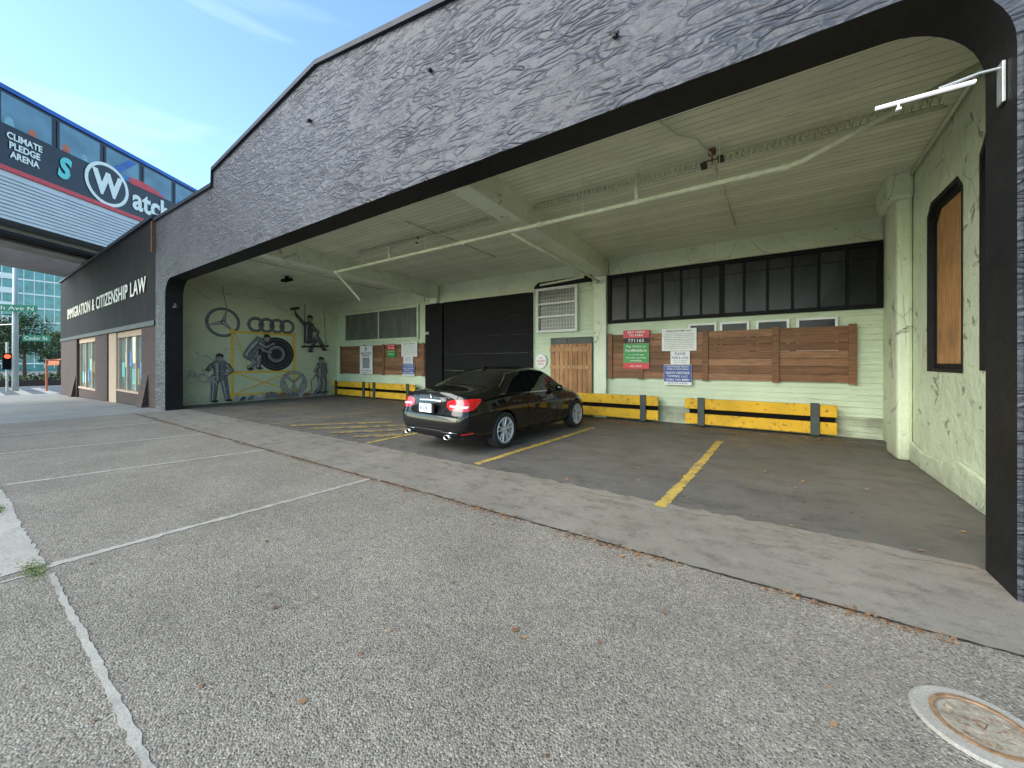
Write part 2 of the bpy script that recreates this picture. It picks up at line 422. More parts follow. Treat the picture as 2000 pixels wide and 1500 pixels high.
for i in range(9):
    b=MB(); y=-5+i*1.1; b.quad((-50,y,-.571),(-40,y,-.571),(-40,y+.5,-.571),(-50,y+.5,-.571)); struct(b.obj('crosswalk_stripe',M['joint']))
slab('pavement',-16.0,12,-2.6,3.19,0,.12,M['agg'])
slab('pavement',-38,-16.0,-2.6,3.9,0,.12,M['side'])
slab('kerb',-38,12,-2.75,-2.6,0,.14,M['joint'])
slab('pavement',-16.0,12,3.19,4.35,0,.12,M['apron'])
slab('ground',-17.2,1.81,4.35,10.5,0,.12,M['floor'])
def wob(name,p0,p1,w,z,mat,jit=.25,seg=None,wave=.02):
    p0=Vector(p0);p1=Vector(p1);L=(p1-p0).length;n=seg or max(2,int(L/.03));d=(p1-p0)/L;q=Vector((-d.y,d.x))
    b=MB();v=[]
    for i in range(n+1):
        p=p0+d*L*i/n
        a=w/2*(1+jit*noise.noise((p.x*17,p.y*17,1.3))*2); c=w/2*(1+jit*noise.noise((p.x*17,p.y*17,9.3))*2)
        wv=noise.noise((p.x*.8,p.y*.8,4))*wave
        v.append(((p+q*(a+wv)).x,(p+q*(a+wv)).y,z+gz(p.x))); v.append(((p-q*(c-wv)).x,(p-q*(c-wv)).y,z+gz(p.x)))
    b.add(v,[(2*i,2*i+1,2*i+3,2*i+2) for i in range(n)])
    o=b.obj(name,mat); o['kind']='structure'; return o
for x0,x1 in ((-4.55,-4.42),(-8.0,-7.4),(-10.8,-10.1),(-13.4,-13.0)):
    wob('pavement_joint',(x0,.42),(x1,3.19),.07,.004,M['joint'],.4)
wob('pavement_joint',(-4.47,.40),(-4.5,-2.6),.03,.004,M['joint'],.5)
wob('pavement_joint',(-4.36,.43),(8,.45),.032,.004,M['joint'],.4,wave=.008)
wob('pavement_joint',(-16,.16),(-4.6,.32),.20,.004,M['joint'],.12)
wob('pavement_joint',(-16,3.17),(6,3.17),.018,.006,M['iron'],.9)
for i in range(60):
    x=-15.8+i*.285+random.uniform(-.1,.1)
    if x>1.0: break
    b=MB(); w=random.uniform(.12,.35); pts=[(x+w*math.cos(t)*(1+.3*random.random()),4.36+random.uniform(.03,.08)*math.sin(t)*(1+.8*random.random()),.003+.0004*(i%3)) for t in [k*.4488 for k in range(14)]]
    b.add(pts,[list(range(14))]); struct(b.obj('pavement_patch',M['apron']))
for x in (-20,-24,-28,-32): wob('pavement_joint',(x,-2.6),(x,3.9),.03,.006,M['ground'],.1)
for (a,c,w,m) in (((-.99,4.28),(-.85,8.5),.115,'ystripe'),((-3.72,4.5),(-3.50,8.6),.115,'ystripe'),((-6.42,4.5),(-6.38,9.6),.11,'ystripe'),
                ((-10.3,4.45),(-10.3,9.4),.11,'yhatch'),((-13.4,4.6),(-13.4,9.4),.11,'yhatch')):
    wob('painted_stripe',a,c,w,.005,M[m],.25)
for i in range(4):
    x=-9.7+i*.85; k=min(1.6,(-6.5-x))
    wob('painted_stripe',(x,4.7),(x+k,4.7+k*1.1),.24,.009+.0006*i,M['yhatch'],.35)
CXU,CYU=.73,2.46
e=thing('utility_cover','round concrete-ringed valve cover with rusty lid in the pavement','manhole cover',(CXU,CYU,0))
def zf(x,y,a): return (CXU+x,CYU+y,a)
b=MB(); b.lathe([(.0,.010),(.205,.010),(.216,.004),(.216,0)],zf,48); b.obj('ring',m_concrete('worn_white_ring',(.46,.425,.36),.6,(.24,.21,.17)),e)
b=MB(); b.lathe([(.150,.012),(.153,.020),(.137,.020),(.134,.013)],zf,48)
b.obj('rim',pmat('rusty_rim',(.28,.17,.09),.6,.4,30,.3,80,dirt=.7,dcol=(.14,.05,.02)),e)
b=MB(); b.lathe([(0,.016),(.125,.016),(.130,.013)],zf,48)
for k in range(3):
    an=2.1*k+.5; b.tube([(CXU+.095*math.cos(an),CYU+.095*math.sin(an),.016),(CXU+.095*math.cos(an),CYU+.095*math.sin(an),.022)],.012,10)
b.obj('lid',pmat('worn_iron_lid',(.38,.33,.25),.5,.35,14,.5,90,dirt=.9,dcol=(.20,.095,.04)),e)
b=MB(); tri=[(CXU+.025*math.cos(a+.6),CYU+.025*math.sin(a+.6)) for a in (0,2.09,4.19)]
for i in range(3):
    p,q=tri[i],tri[(i+1)%3]; b.tube([(p[0],p[1],.0165),(q[0],q[1],.0165)],.0018,6)
b.obj('triangle_mark',M['rust'],e)

# ---------------------------------------------------------------- garage building
g=thing('garage_building','black stucco garage building with pale green open parking bay','building',(-7.5,3.9,0))
Y0,Y1=3.9,4.35
def arc(cx,cz,r,a0,a1,n=10): return [(cx+r*math.cos(rad(a0+(a1-a0)*i/n)),cz+r*math.sin(rad(a0+(a1-a0)*i/n))) for i in range(n+1)]
R=.55; ZL=4.18
poly=[(-17.0,-.1),(-16.0,-.1)]+arc(-16+R,ZL-R,R,180,90)+arc(1.31-R,ZL-R,R,90,0)+[(1.31,-.1),(6,-.1),(6,5.6),(-2.2,5.9),(-2.6,6.32),(-7.06,7.09),(-12.05,6.5),(-12.1,6.12),(-17.0,6.22)]
def ms(p,q):
    inside=lambda t:-16.01<=t[0]<=1.32 and t[1]<4.2
    return 1 if inside(p) and inside(q) else 0
b=MB(); b.prism(poly,lambda u,v,d:(u,d,v),Y0,Y1,0,ms); b.obj('front_wall',[M['stucco'],M['black']],g)
b=MB()
tp=[(-17.02,6.22),(-12.08,6.12),(-12.05,6.5),(-7.06,7.09),(-2.6,6.32),(-2.2,5.9),(6,5.6)]
for p,q in zip(tp,tp[1:]):
    b.add([(p[0],3.84,p[1]),(q[0],3.84,q[1]),(q[0],4.42,q[1]),(p[0],4.42,p[1]),(p[0],3.84,p[1]+.09),(q[0],3.84,q[1]+.09),(q[0],4.42,q[1]+.09),(p[0],4.42,p[1]+.09)],
       [(0,3,2,1),(4,5,6,7),(0,1,5,4),(1,2,6,5),(2,3,7,6),(3,0,4,7)])
b.obj('coping',M['coping'],g)
b=MB(); b.box(1.335,2.4,3.87,3.898,-.05,3.7); b.obj('corner_pier',M['black'],g,bevel=.01)
YB=10.45
def cz(y): return 4.42+(10.45-y)*.04
b=MB(); b.box(1.81,2.25,4.35,10.7,-.1,5.0); rw=b.obj('side_wall',M['peel'],g)
cut=[]
def wpoly(y0,y1,z0,z1,r=.10):
    return [(y0,z0),(y1,z0),(y1,z1-r*1.6),(y1-.16,z1),(y0+.16,z1),(y0,z1-r*1.6)]
wins=[(6.6,7.75,1.46,3.70),(4.85,6.08,1.5,3.85)]
for w in wins:
    b=MB(); b.prism(wpoly(*w),lambda u,v,d:(d,u,v),1.7,2.02); cut.append(b.obj('c',M['peel']))
boolean(rw,cut)
for w in wins:
    y0,y1,z0,z1=w
    e=D.objects.new('window',None); COL.objects.link(e); e.parent=g; e.matrix_parent_inverse=PL[g.name].inverted(); e.location=(1.9,(y0+y1)/2,z0); PL[e.name]=Matrix.Translation(e.location); e['label']='boarded-up window with black reveal'
    o1=wpoly(y0+.004,y1-.004,z0+.004,z1-.004); i1=wpoly(y0+.06,y1-.07,z0+.07,z1-.09)
    b=MB(); n=len(o1)
    A=wpoly(y0-.04,y1+.05,z0-.04,z1+.05); vs=[(1.802,u,v) for u,v in A]+[(1.802,u,v) for u,v in o1]; b.add(vs,[(i,(i+1)%n,n+(i+1)%n,n+i) for i in range(n)])
    vs=[(1.802,u,v) for u,v in o1]+[(1.86,u,v) for u,v in o1]; b.add(vs,[(i,(i+1)%n,n+(i+1)%n,n+i) for i in range(n)])
    vs=[(1.86,u,v) for u,v in o1]+[(1.86,u,v) for u,v in i1]+[(1.90,u,v) for u,v in i1]; b.add(vs,[(i,(i+1)%n,n+(i+1)%n,n+i) for i in range(n)]+[(n+i,n+(i+1)%n,2*n+(i+1)%n,2*n+i) for i in range(n)])
    b.obj('frame',M['black'],e)
    b=MB(); b.prism(i1,lambda u,v,d:(d,u,v),1.875,1.89); b.obj('plywood_board',M['ply'],e)
b=MB(); b.box(1.62,1.807,8.45,9.15,0,4.3); b.box(1.50,1.806,8.38,9.22,4.1,4.6); b.obj('pilaster',M['peel'],g,bevel=.05)
b=MB(); b.prism([(4.4,0),(8.44,0),(8.44,.32),(7.9,.25),(7.2,.28),(6.6,.4),(6,.36),(5.2,.25),(4.4,.3)],lambda u,v,d:(d,u,v),1.76,1.808); b.obj('wall_base',M['peel'],g,bevel=.02)
b=MB(); b.box(-17.6,-17.2,4.35,10.7,-.1,5.0); b.obj('side_wall',M['peelL'],g)
b=MB(); b.box(-17.2,1.81,YB+.03,YB+.3,-.1,5.0); b.obj('back_wall',M['clap'],g)
b=MB(); h=.125; z=0
while z<4.5:
    z1=min(z+h,4.55)
    b.add([(-17.2,YB-.012,z),(1.81,YB-.012,z),(1.81,YB+.018,z1),(-17.2,YB+.018,z1),(-17.2,YB+.03,z),(1.81,YB+.03,z)],[(0,1,2,3),(4,5,1,0)]); z=z1
b.obj('siding',M['clap'],g)
for x0,x1,z0 in ((-10.2,-4.35,3.75),(-17.2,-11.2,3.86),(-3.8,1.8,3.98)):
    b=MB(); b.box(x0,x1,YB-.035,YB-.014,z0,4.5); b.obj('header_panel',M['head'],g)
b=MB(); b.add([(-17.4,4.35,cz(4.35)),(2.0,4.35,cz(4.35)),(2.0,10.6,cz(10.6)),(-17.4,10.6,cz(10.6)),(-17.4,4.35,5.2),(2.0,4.35,5.2),(2.0,10.6,5.2),(-17.4,10.6,5.2)],[(0,3,2,1),(4,5,6,7),(0,1,5,4),(1,2,6,5),(2,3,7,6),(3,0,4,7)])
b.obj('ceiling',M['ceil'],g)
b=MB(); b.box(-17.3,6,4.36,18,5.21,5.45); b.box(-17.3,-17.1,10.7,18,-.1,5.2); b.box(5.8,6,4.36,18,-.1,5.2); b.obj('roof',M['lbl'],g)  # unseen roof slab with outer walls, put above the ceiling to block light
for xc in (-4.0,-10.6):
    b=MB(); w=.19
    def bz(y): return cz(y)-.45
    b.add([(xc-w,4.352,bz(4.35)),(xc+w,4.352,bz(4.35)),(xc+w,10.40,bz(10.45)),(xc-w,10.40,bz(10.45)),(xc-w,4.352,4.8),(xc+w,4.352,4.8),(xc+w,10.40,4.8),(xc-w,10.40,4.8)],[(0,3,2,1),(4,5,6,7),(0,1,5,4),(1,2,6,5),(2,3,7,6),(3,0,4,7)])
    b.obj('beam',M['green'],g,bevel=.02)
b=MB(); b.box(-4.2,-3.84,10.30,10.437,0,3.965); b.obj('pilaster',M['green'],g,bevel=.015)
b=MB(); b.box(-10.78,-10.42,10.30,10.437,3.76,3.965); b.obj('pilaster',M['green'],g,bevel=.015)
b=MB(); b.box(-11.05,-10.15,10.32,10.43,0,3.74); b.box(-6.42,-6.28,10.36,10.43,0,3.75); b.box(-10.15,-6.42,10.36,10.43,3.66,3.76); b.obj('door_surround',M['door'],g,bevel=.01)
b=MB()
for i in range(6): b.box(-10.14,-6.43,10.385,10.42,.02+i*.61,.02+i*.61+.60)
o=b.obj('garage_door',M['door'],g,bevel=.012)
b=MB(); b.tube([(-8.4,10.37,1.0),(-8.1,10.37,1.0)],.012); b.obj('handle',M['steel'],o)
def win(x0,x1,z0,z1,cols,rows,fm,gm,fw=.05,dep=.06,label=None,y=None,mull=None,thick=None):
    y=YB-.014 if y is None else y
    e=D.objects.new('window',None); COL.objects.link(e); e.parent=g; e.matrix_parent_inverse=PL[g.name].inverted(); e.location=((x0+x1)/2,y,z0); PL[e.name]=Matrix.Translation(e.location)
    if label: e['label']=label
    b=MB(); yf=y-dep
    b.box(x0,x0+fw,yf,y,z0,z1); b.box(x1-fw,x1,yf,y,z0,z1); b.box(x0+fw,x1-fw,yf,y,z1-fw,z1); b.box(x0+fw,x1-fw,yf,y,z0,z0+fw)
    mw=mull or fw*.7
    ix=(x1-x0-2*fw)/cols; iz=(z1-z0-2*fw)/rows
    for i in range(1,cols):
        m2=mw*2.2 if thick==i else mw
        b.box(x0+fw+ix*i-m2/2,x0+fw+ix*i+m2/2,yf+.01,y,z0+fw,z1-fw)
    for i in range(1,rows): b.box(x0+fw+.001,x1-fw-.001,yf+.015,y-.001,z0+fw+iz*i-mw/2,z0+fw+iz*i+mw/2)
    b.obj('frame',fm,e,bevel=.005)
    b=MB()
    for i in range(cols):
        for j in range(rows):
            a=random.uniform(-.006,.006); c=random.uniform(-.006,.006)
            xa=x0+fw+ix*i+.001; xb=xa+ix-.002; za=z0+fw+iz*j+.001; zb=za+iz-.002; yy=y-.022
            b.quad((xa,yy-a,za),(xb,yy+a,za),(xb,yy+c,zb),(xa,yy-c,zb))
    b.obj('glass',gm,e)
    return e
win(-16.5,-11.5,2.45,3.8,2,1,M['trimg'],M['wglass2'],.09,.06,'wide dusty window with green frame')
win(-3.82,1.80,2.62,3.96,12,1,M['frame'],M['wglass'],.09,.07,'long row of dark panes with black frame',mull=.05,thick=6)
b=MB(); b.box(-3.72,1.70,10.400,10.404,3.62,3.635); b.obj('sash_bar',M['frame'],g)
e=win(-6.12,-4.72,2.45,3.82,1,3,M['offw'],M['wglass2'],.08,.12,'white framed wired-glass window')
b=MB()
for i in range(14): b.box(-6.03+i*.096,-6.022+i*.096,10.335,10.341,2.54,3.74)
for i in range(10): b.box(-6.03,-4.80,10.342,10.347,2.60+i*.12,2.608+i*.12)
b.obj('wire_screen',M['steel'],e)
for x0,x1 in ((-1.75,-1.12),(-1.05,-.45),(-.32,.30),(.42,1.12)):
    win(x0,x1,1.75,2.50,1,1,M['white'],M['wglass'],.05,.045)
b=MB(); b.prism([(-6.2,3.9),(-6.05,4.02),(-4.3,4.05),(-4.3,3.86),(-6.2,3.84)],lambda u,v,d:(u,d,v),10.36,10.412); b.obj('dark_opening',M['frame'],g)  # black slab stands in for the dark opening above the window
b=MB(); b.tube([(-5.95,10.3,3.92),(-4.5,10.3,4.0)],.035); b.obj('vent_pipe',M['pipe'],g)
b=MB(); b.box(-5.62,-4.28,10.36,10.42,0.0,2.28); b.obj('door_frame',M['dkgreen'],g,bevel=.01)
b=MB(); x=-5.58
while x<-4.38:
    b.box(x,x+.135,10.31,10.335,.12+random.uniform(0,.01),2.08); x+=.147
b.box(-5.6,-4.34,10.28,10.308,1.86,1.99); b.box(-5.6,-4.34,10.28,10.308,1.35,1.45); b.box(-5.6,-4.34,10.28,10.308,.35,.47)
b.obj('wooden_gate_door',M['woodv'],g,bevel=.004)
b=MB(); b.box(-5.4,-5.05,10.34,10.355,2.12,2.24); b.obj('transom_glass',M['wglass'],g)
for x,z,s in ((-7.3,6.15,.045),(-4.05,5.72,.035),(-1.35,4.93,.04)):
    b=MB(); b.tube([(x,3.9,z),(x,3.85,z)],s*.8,7); b.tube([(x-s*1.4,3.86,z+.02),(x+s*1.2,3.85,z-.01)],s*.35,6); b.tube([(x,3.85,z),(x+.02,3.83,z-s*1.5)],s*.3,6)
    b.obj('wall_anchor',M['iron'],g)

# ---------------------------------------------------------------- wood infill panels
def panel(x0,x1,z0,z1,bat,label):
    e=thing('cedar_screen',label,'wood panel',((x0+x1)/2,10.38,z0),group='cedar board screens on the wall')
    b=MB(); n=7; h=(z1-z0)/n
    edges=[x0]+bat[1:-1]+[x1]
    for k in range(n):
        for a,c in zip(edges,edges[1:]):
            t=random.uniform(-.002,.002)
            b.box(a+.003,c-.003,10.365+random.uniform(0,.016),10.40,z0+k*h+.003+t,z0+(k+1)*h-.003+t)
    b.obj('boards',M['wood'],e,bevel=.003)
    b=MB(); b.box(x0+.01,x1-.01,10.401,10.41,z0+.01,z1-.01); b.obj('backing',M['dark'],e)
    for xx in bat:
        b=MB(); b.box(xx-.065,xx+.065,10.338,10.363,z0-.03,z1+.03); b.obj('batten',M['wood'],e,bevel=.004)
panel(-3.80,1.40,1.12,2.30,[-3.74,-2.9,-1.36,0.05,1.34],'long reddish cedar board screen below dark windows')
panel(-16.8,-11.1,1.02,2.27,[-16.7,-14.9,-13.6,-11.2],'reddish cedar board screen below dusty window')

# ---------------------------------------------------------------- signs
def sign(name,label,x0,x1,z0,z1,mat,lines,y=10.325,bands=(),cat='sign'):
    e=thing(name,label,cat,((x0+x1)/2,y,z0))
    b=MB(); b.box(x0,x1,y,y+.008,z0,z1); b.obj('board',mat,e)
    for (za,zb,m) in bands:
        b=MB(); b.box(x0+.004,x1-.004,y-.003,y-.0005,za,zb); b.obj('colour_band',m,e)
    os=[]
    for (t,zc,h,w,m) in lines:
        os.append(text('lettering',t,.1,TM((x0+x1)/2,y-.005,zc),m,None,fitw=w,fith=h,ext=.001,off=.001))
    if os: merge(os,'lettering',e)
    return e
def smallprint(n,z0,z1,w,m,ph='Vehicles parked without a valid permit will be towed at owner expense'):
    r=[];h=(z1-z0)/n
    words=ph.split()
    for i in range(n):
        random.shuffle(words); r.append((' '.join(words[:7]),z1-h*(i+.5),h*.62,w,m))
    return r
sign('parking_payment_sign','red and green pay-to-park sign on cedar screen',-3.36,-2.68,1.37,2.40,M['red'],
 [('PAY HERE',2.345,.06,.45,M['white']),('TO PARK',2.26,.06,.38,M['white']),('771165',2.12,.09,.42,M['white']),
  ('Pay Online at',1.96,.06,.5,M['white']),('ParkMobile.io',1.86,.07,.56,M['white']),('or use the app',1.74,.04,.4,M['white']),('Monthly parking',1.66,.045,.5,M['white']),('available',1.59,.04,.3,M['white']),('ALL DAY',1.44,.04,.3,M['white'])],
 bands=((2.05,2.19,M['ink']),(1.53,2.045,M['gsign'])))
def notice(x0,x1,z0,z1,y=10.325):
    w=x1-x0
    return sign('notice_board','white notice with fine black print on cedar screen',x0,x1,z0,z1,M['white'],
     [('PARKING BY PERMIT ONLY',z1-.06,.04,w*.75,M['ink'])]+smallprint(9,z0+.04,z1-.11,w*.86,M['mono']),y=y)
notice(-2.36,-1.55,1.83,2.39)
def please(x0,x1,z0,z1):
    w=x1-x0;h=z1-z0
    return sign('park_and_lock_sign','small white sign asking drivers to lock cars',x0,x1,z0,z1,M['white'],
     [('PLEASE',z1-h*.2,h*.2,w*.55,M['bsign']),('PARK & LOCK',z1-h*.5,h*.19,w*.86,M['bsign']),('Not responsible for',z1-h*.73,h*.1,w*.7,M['mono']),('theft or damage',z1-h*.88,h*.1,w*.6,M['mono'])],y=10.322)
please(-2.15,-1.70,1.49,1.822)
def tow(x0,x1,z0,z1):
    w=x1-x0;h=z1-z0
    return sign('towing_sign','blue towing company sign with white lettering',x0,x1,z0,z1,M['white'],
     [('UNAUTHORIZED VEHICLES',z1-h*.1,h*.07,w*.8,M['white']),('TOWED AT OWNERS EXPENSE',z1-h*.22,h*.07,w*.8,M['white']),("GARY'S WESTSIDE",z1-h*.40,h*.12,w*.86,M['white']),
      ('TOWING, L.L.C.',z1-h*.57,h*.12,w*.75,M['white']),('(206) 762-8881',z1-h*.75,h*.13,w*.84,M['white']),('SEATTLE WA  24 HOURS',z1-h*.91,h*.06,w*.7,M['bsign'])],
      y=10.32,bands=((z0+h*.16,z1-.01,M['bsign']),))
tow(-2.31,-1.66,.97,1.482)
sign('parking_poster','tall white monthly parking poster on cedar screen',-15.2,-14.3,1.03,2.25,M['white'],
 [('P',2.10,.16,.13,M['ink']),('MONTHLY GARAGE',1.93,.075,.74,M['ink']),('PARKING',1.83,.075,.5,M['ink']),('CALL (206) 284-6303',1.17,.06,.74,M['ink']),('www.parking.com',1.09,.045,.6,M['ink'])])
b=MB(); b.box(-15.0,-14.5,10.321,10.3245,1.27,1.74); o=b.obj('grey_panel',M['mono'],D.objects['parking_poster'])
sign('parking_payment_sign','small red and green pay sign on cedar screen',-13.32,-12.8,1.74,2.3,M['gsign'],
 [('PAY TO PARK',2.24,.05,.4,M['white']),('771165',2.13,.08,.4,M['white']),('Pay Online at',1.98,.05,.4,M['white']),('ParkMobile.io',1.88,.05,.42,M['white'])],bands=((2.04,2.296,M['red']),))
notice(-12.42,-11.5,1.76,2.33); please(-12.3,-11.75,1.50,1.755); tow(-12.35,-11.65,1.0,1.495)
e=thing('no_trespassing_sign','small white and red warning plaque by wooden door','sign',(-6.0,10.42,1.3))
b=MB(); b.lathe([(0,0),(.19,0),(.2,.006),(.2,.012)],lambda x,y,a:(-5.98+x,10.40+a,1.58+y*1.15),32); b.obj('board',M['white'],e)
os=[text('lettering',t,.1,TM(-5.98,10.395,zc),M['red'],None,fitw=w,fith=.05,ext=.001) for t,zc,w in (('NO',1.67,.12),('TRESPASSING',1.58,.32),('PRIVATE',1.49,.22))]
merge(os,'lettering',e)
text('house_number','300',.1,TM(-10.95,10.31,2.65),M['offw'],g,fitw=.22,fith=.11,ext=.003)

# ---------------------------------------------------------------- barriers
def barrier(x0,x1,posts):
    grp='yellow plank wheel barriers along the wall'
    e=thing('parking_barrier','yellow two-plank barrier with dark green posts against wall','barrier',((x0+x1)/2,10.15,0),group=grp)
    for za,zb in ((.06,.31),(.42,.67)):
        b=MB(); t=random.uniform(-.04,.04); sg=random.uniform(-.012,.012)
        b.add([(x0+t,10.13,za),(x1+t,10.13,za+sg),(x1+t,10.20,za+sg),(x0+t,10.20,za),(x0+t,10.13,zb),(x1+t,10.13,zb+sg),(x1+t,10.20,zb+sg),(x0+t,10.20,zb)],[(0,3,2,1),(4,5,6,7),(0,1,5,4),(1,2,6,5),(2,3,7,6),(3,0,4,7)])
        b.obj('plank',M['yellow'],e,bevel=.016)
    b=MB(); b.box(x0+.06,x1-.06,10.205,10.25,.25,.50); b.obj('dark_gap_backing',M['dark'],e)  # black strip added behind the planks so the gap reads as shade
    for p in posts:
        b=MB(); b.box(p-.075,p+.075,10.085,10.127,.03,.70); b.obj('post',M['dkgreen'],e,bevel=.01)
        b=MB(); b.box(p-.06,p+.06,10.253,10.40,0,.55); b.obj('block',M['dkgreen'],e,bevel=.01)
barrier(-1.75,1.11,[-1.42,.72]); barrier(-5.25,-2.38,[-4.9,-2.78]); barrier(-14.2,-11.4,[-13.9,-11.8]); barrier(-17.05,-14.3,[-16.7,-14.62])

# ---------------------------------------------------------------- ceiling pipes
e=thing('sprinkler_pipe','pale green painted pipe run hung below ceiling beams','pipe',(-4,5.88,3.9))
b=MB(); b.tube([(-9.75,5.88,3.97),(-5,5.88,3.975),(0.15,5.88,3.98),(.30,5.87,4.0),(.42,5.85,4.04),(1.75,5.7,4.49)],.034,14)
b.tube([(-9.75,5.88,3.97),(-9.76,5.95,3.93),(-9.78,6.6,3.38),(-9.78,6.66,3.30)],.032,12)
b.obj('main_pipe',M['pipe'],e,smooth=True)
for x in (-9.7,-7.5,-5.2,-3.4,-1.71,-.2,.12):
    b=MB(); b.tube([(x-.045,5.88,3.975),(x+.045,5.88,3.975)],.046,14); b.obj('coupling',M['pipe'],e,smooth=False)
b=MB(); b.tube([(-4.0,5.9,3.93),(-4.0,8,3.86),(-4.02,10.2,3.80),(-4.1,10.27,3.78)],.030,12); b.obj('branch_pipe',M['pipe'],e,smooth=True)
for x,zt in ((-1.71,4.42),(-7.5,4.25)):
    b=MB(); b.tube([(x,5.88,3.98),(x,5.88,zt)],.034,12); b.tube([(x,5.88,zt-.02),(x,5.88,zt+.03)],.045,12); b.obj('riser_pipe',M['pipe'],e,smooth=True)
for x in (-8.6,-6.3,-2.6,-.6):
    b=MB(); b.tube([(x,5.88,3.93),(x,5.88,4.62)],.006,6); b.obj('hanger_rod',M['pipe'],e)
for seg in ((-3.75,1.6),(-9.4,-4.25)):
    b=MB(); pts=[]; n=int((seg[1]-seg[0])/.012)
    for i in range(n):
        x=seg[0]+(seg[1]-seg[0])*i/n; an=x*2*math.pi/.075
        pts.append((x,6.35+.055*math.cos(an),4.50+.055*math.sin(an)+.02*math.sin(x*1.3)))
    b.tube(pts,.009,4)
    tag(b.obj('coiled_cable',M['pipe'],None,smooth=True),'painted coiled cable running along ceiling above pipe','cable','coiled cables on the ceiling')
def conduit(pts,r,label='thin painted conduit fixed to ceiling',m='pipe'):
    b=MB(); b.tube(pts,r,8); tag(b.obj('conduit',M[m],None,smooth=True),label,'conduit','conduits on the ceiling')
conduit([(-3.75,6.35,4.46),(1.6,6.35,4.46)],.022); conduit([(-9.4,6.35,4.46),(-4.25,6.35,4.46)],.022)
conduit([(-.75,6.45,cz(6.45)-.02),(-.70,8,cz(8)-.02),(-.65,9.4,cz(9.4)-.02)],.018)
conduit([(-6.6,5.6,cz(5.6)-.02),(-6.5,7,cz(7)-.02),(-6.4,8.6,cz(8.6)-.02)],.018)
conduit([(-13,5.0,cz(5)-.02),(-12.9,9.8,cz(9.8)-.02)],.02)
conduit([(-3.7,6.6,cz(6.6)-.02),(1.7,6.62,cz(6.6)-.02)],.014)
conduit([(-10.3,6.6,cz(6.6)-.02),(-4.3,6.62,cz(6.6)-.02)],.014)
conduit([(1.75,4.9,cz(4.9)-.05),(1.76,7,cz(7)-.05),(1.77,8.4,cz(8.4)-.05)],.02)
conduit([(-1.25,4.6,cz(4.6)-.03),(-1.2,5.1,cz(5)-.03),(-1.05,5.45,cz(5.4)-.06),(-.85,5.7,cz(5.7)-.05),(-.72,6.1,cz(6.1)-.1)],.012)
def flood(x,y,label,s=1.):
    z=cz(y)
    e=thing('flood_light',label,'light fixture',(x,y,z-.25))
    b=MB(); b.box(x-.05*s,x+.05*s,y-.05*s,y+.05*s,z-.08*s,z-.003); b.tube([(x,y,z-.06*s),(x,y,z-.2*s)],.010,8); b.tube([(x-.13*s,y,z-.17*s),(x+.13*s,y,z-.17*s)],.010,8); b.obj('mount',M['rust'],e,bevel=.008)
    for sx in (-1,1):
        b=MB(); b.prism([(-.08,-.015),(.08,-.04),(.08,.02),(-.08,.015)],lambda u,v,d:(x+sx*.12*s+d*s,y+u*s,z-.2*s+v*s+sx*.02),-.045,.045); b.obj('lamp_head',M['iron'],e,bevel=.006)
flood(-.72,6.15,'black twin-head flood light under green ceiling',.9)
flood(-7.1,6.4,'small black twin-head light under green ceiling',.55)
e=thing('emergency_light','small black box light mounted under ceiling','light fixture',(-14.1,6.7,4.3))
b=MB(); b.box(-14.35,-13.85,6.6,6.8,4.38,4.47); b.box(-14.15,-14.05,6.65,6.75,4.47,4.56); b.obj('housing',M['dark'],e,bevel=.02)
e=thing('bar_lamp','white bar light on steel bracket fixed to black pier','light fixture',(1.3,4.08,3.5))
b=MB(); b.box(1.288,1.306,4.03,4.11,3.32,3.60); b.tube([(1.29,4.07,3.57),(1.2,4.07,3.575),(1.0,4.07,3.545)],.011,10); b.obj('bracket',M['steel'],e,bevel=.004)
b=MB(); b.prism([(4.055,3.517),(4.085,3.517),(4.082,3.535),(4.07,3.54),(4.058,3.535)],lambda u,v,d:(d,u,v),.66,1.18)
b.obj('light_bar',pmat('lit_white_diffuser',(.85,.86,.88),.3,.02,5,0,emit=(.9,.95,1),es=.6),e)
b=MB(); b.tube([(.79,4.07,3.48),(.79,4.07,3.518)],.008,8); b.box(.775,.805,4.055,4.085,3.465,3.482); b.obj('sensor',M['white'],e,bevel=.003)
e=thing('wall_lamp','small black hooded lamp on black pier of the bay','light fixture',(-15.9,4.1,3.3))
b=MB(); b.tube([(-15.99,4.1,3.35),(-15.8,4.1,3.42),(-15.7,4.1,3.35)],.02,8); b.lathe([(.02,.08),(.09,.0),(.09,-.02)],lambda x,y,a:(-15.7+x,4.1+y,3.28+a),16); b.obj('lamp_arm',M['iron'],e)

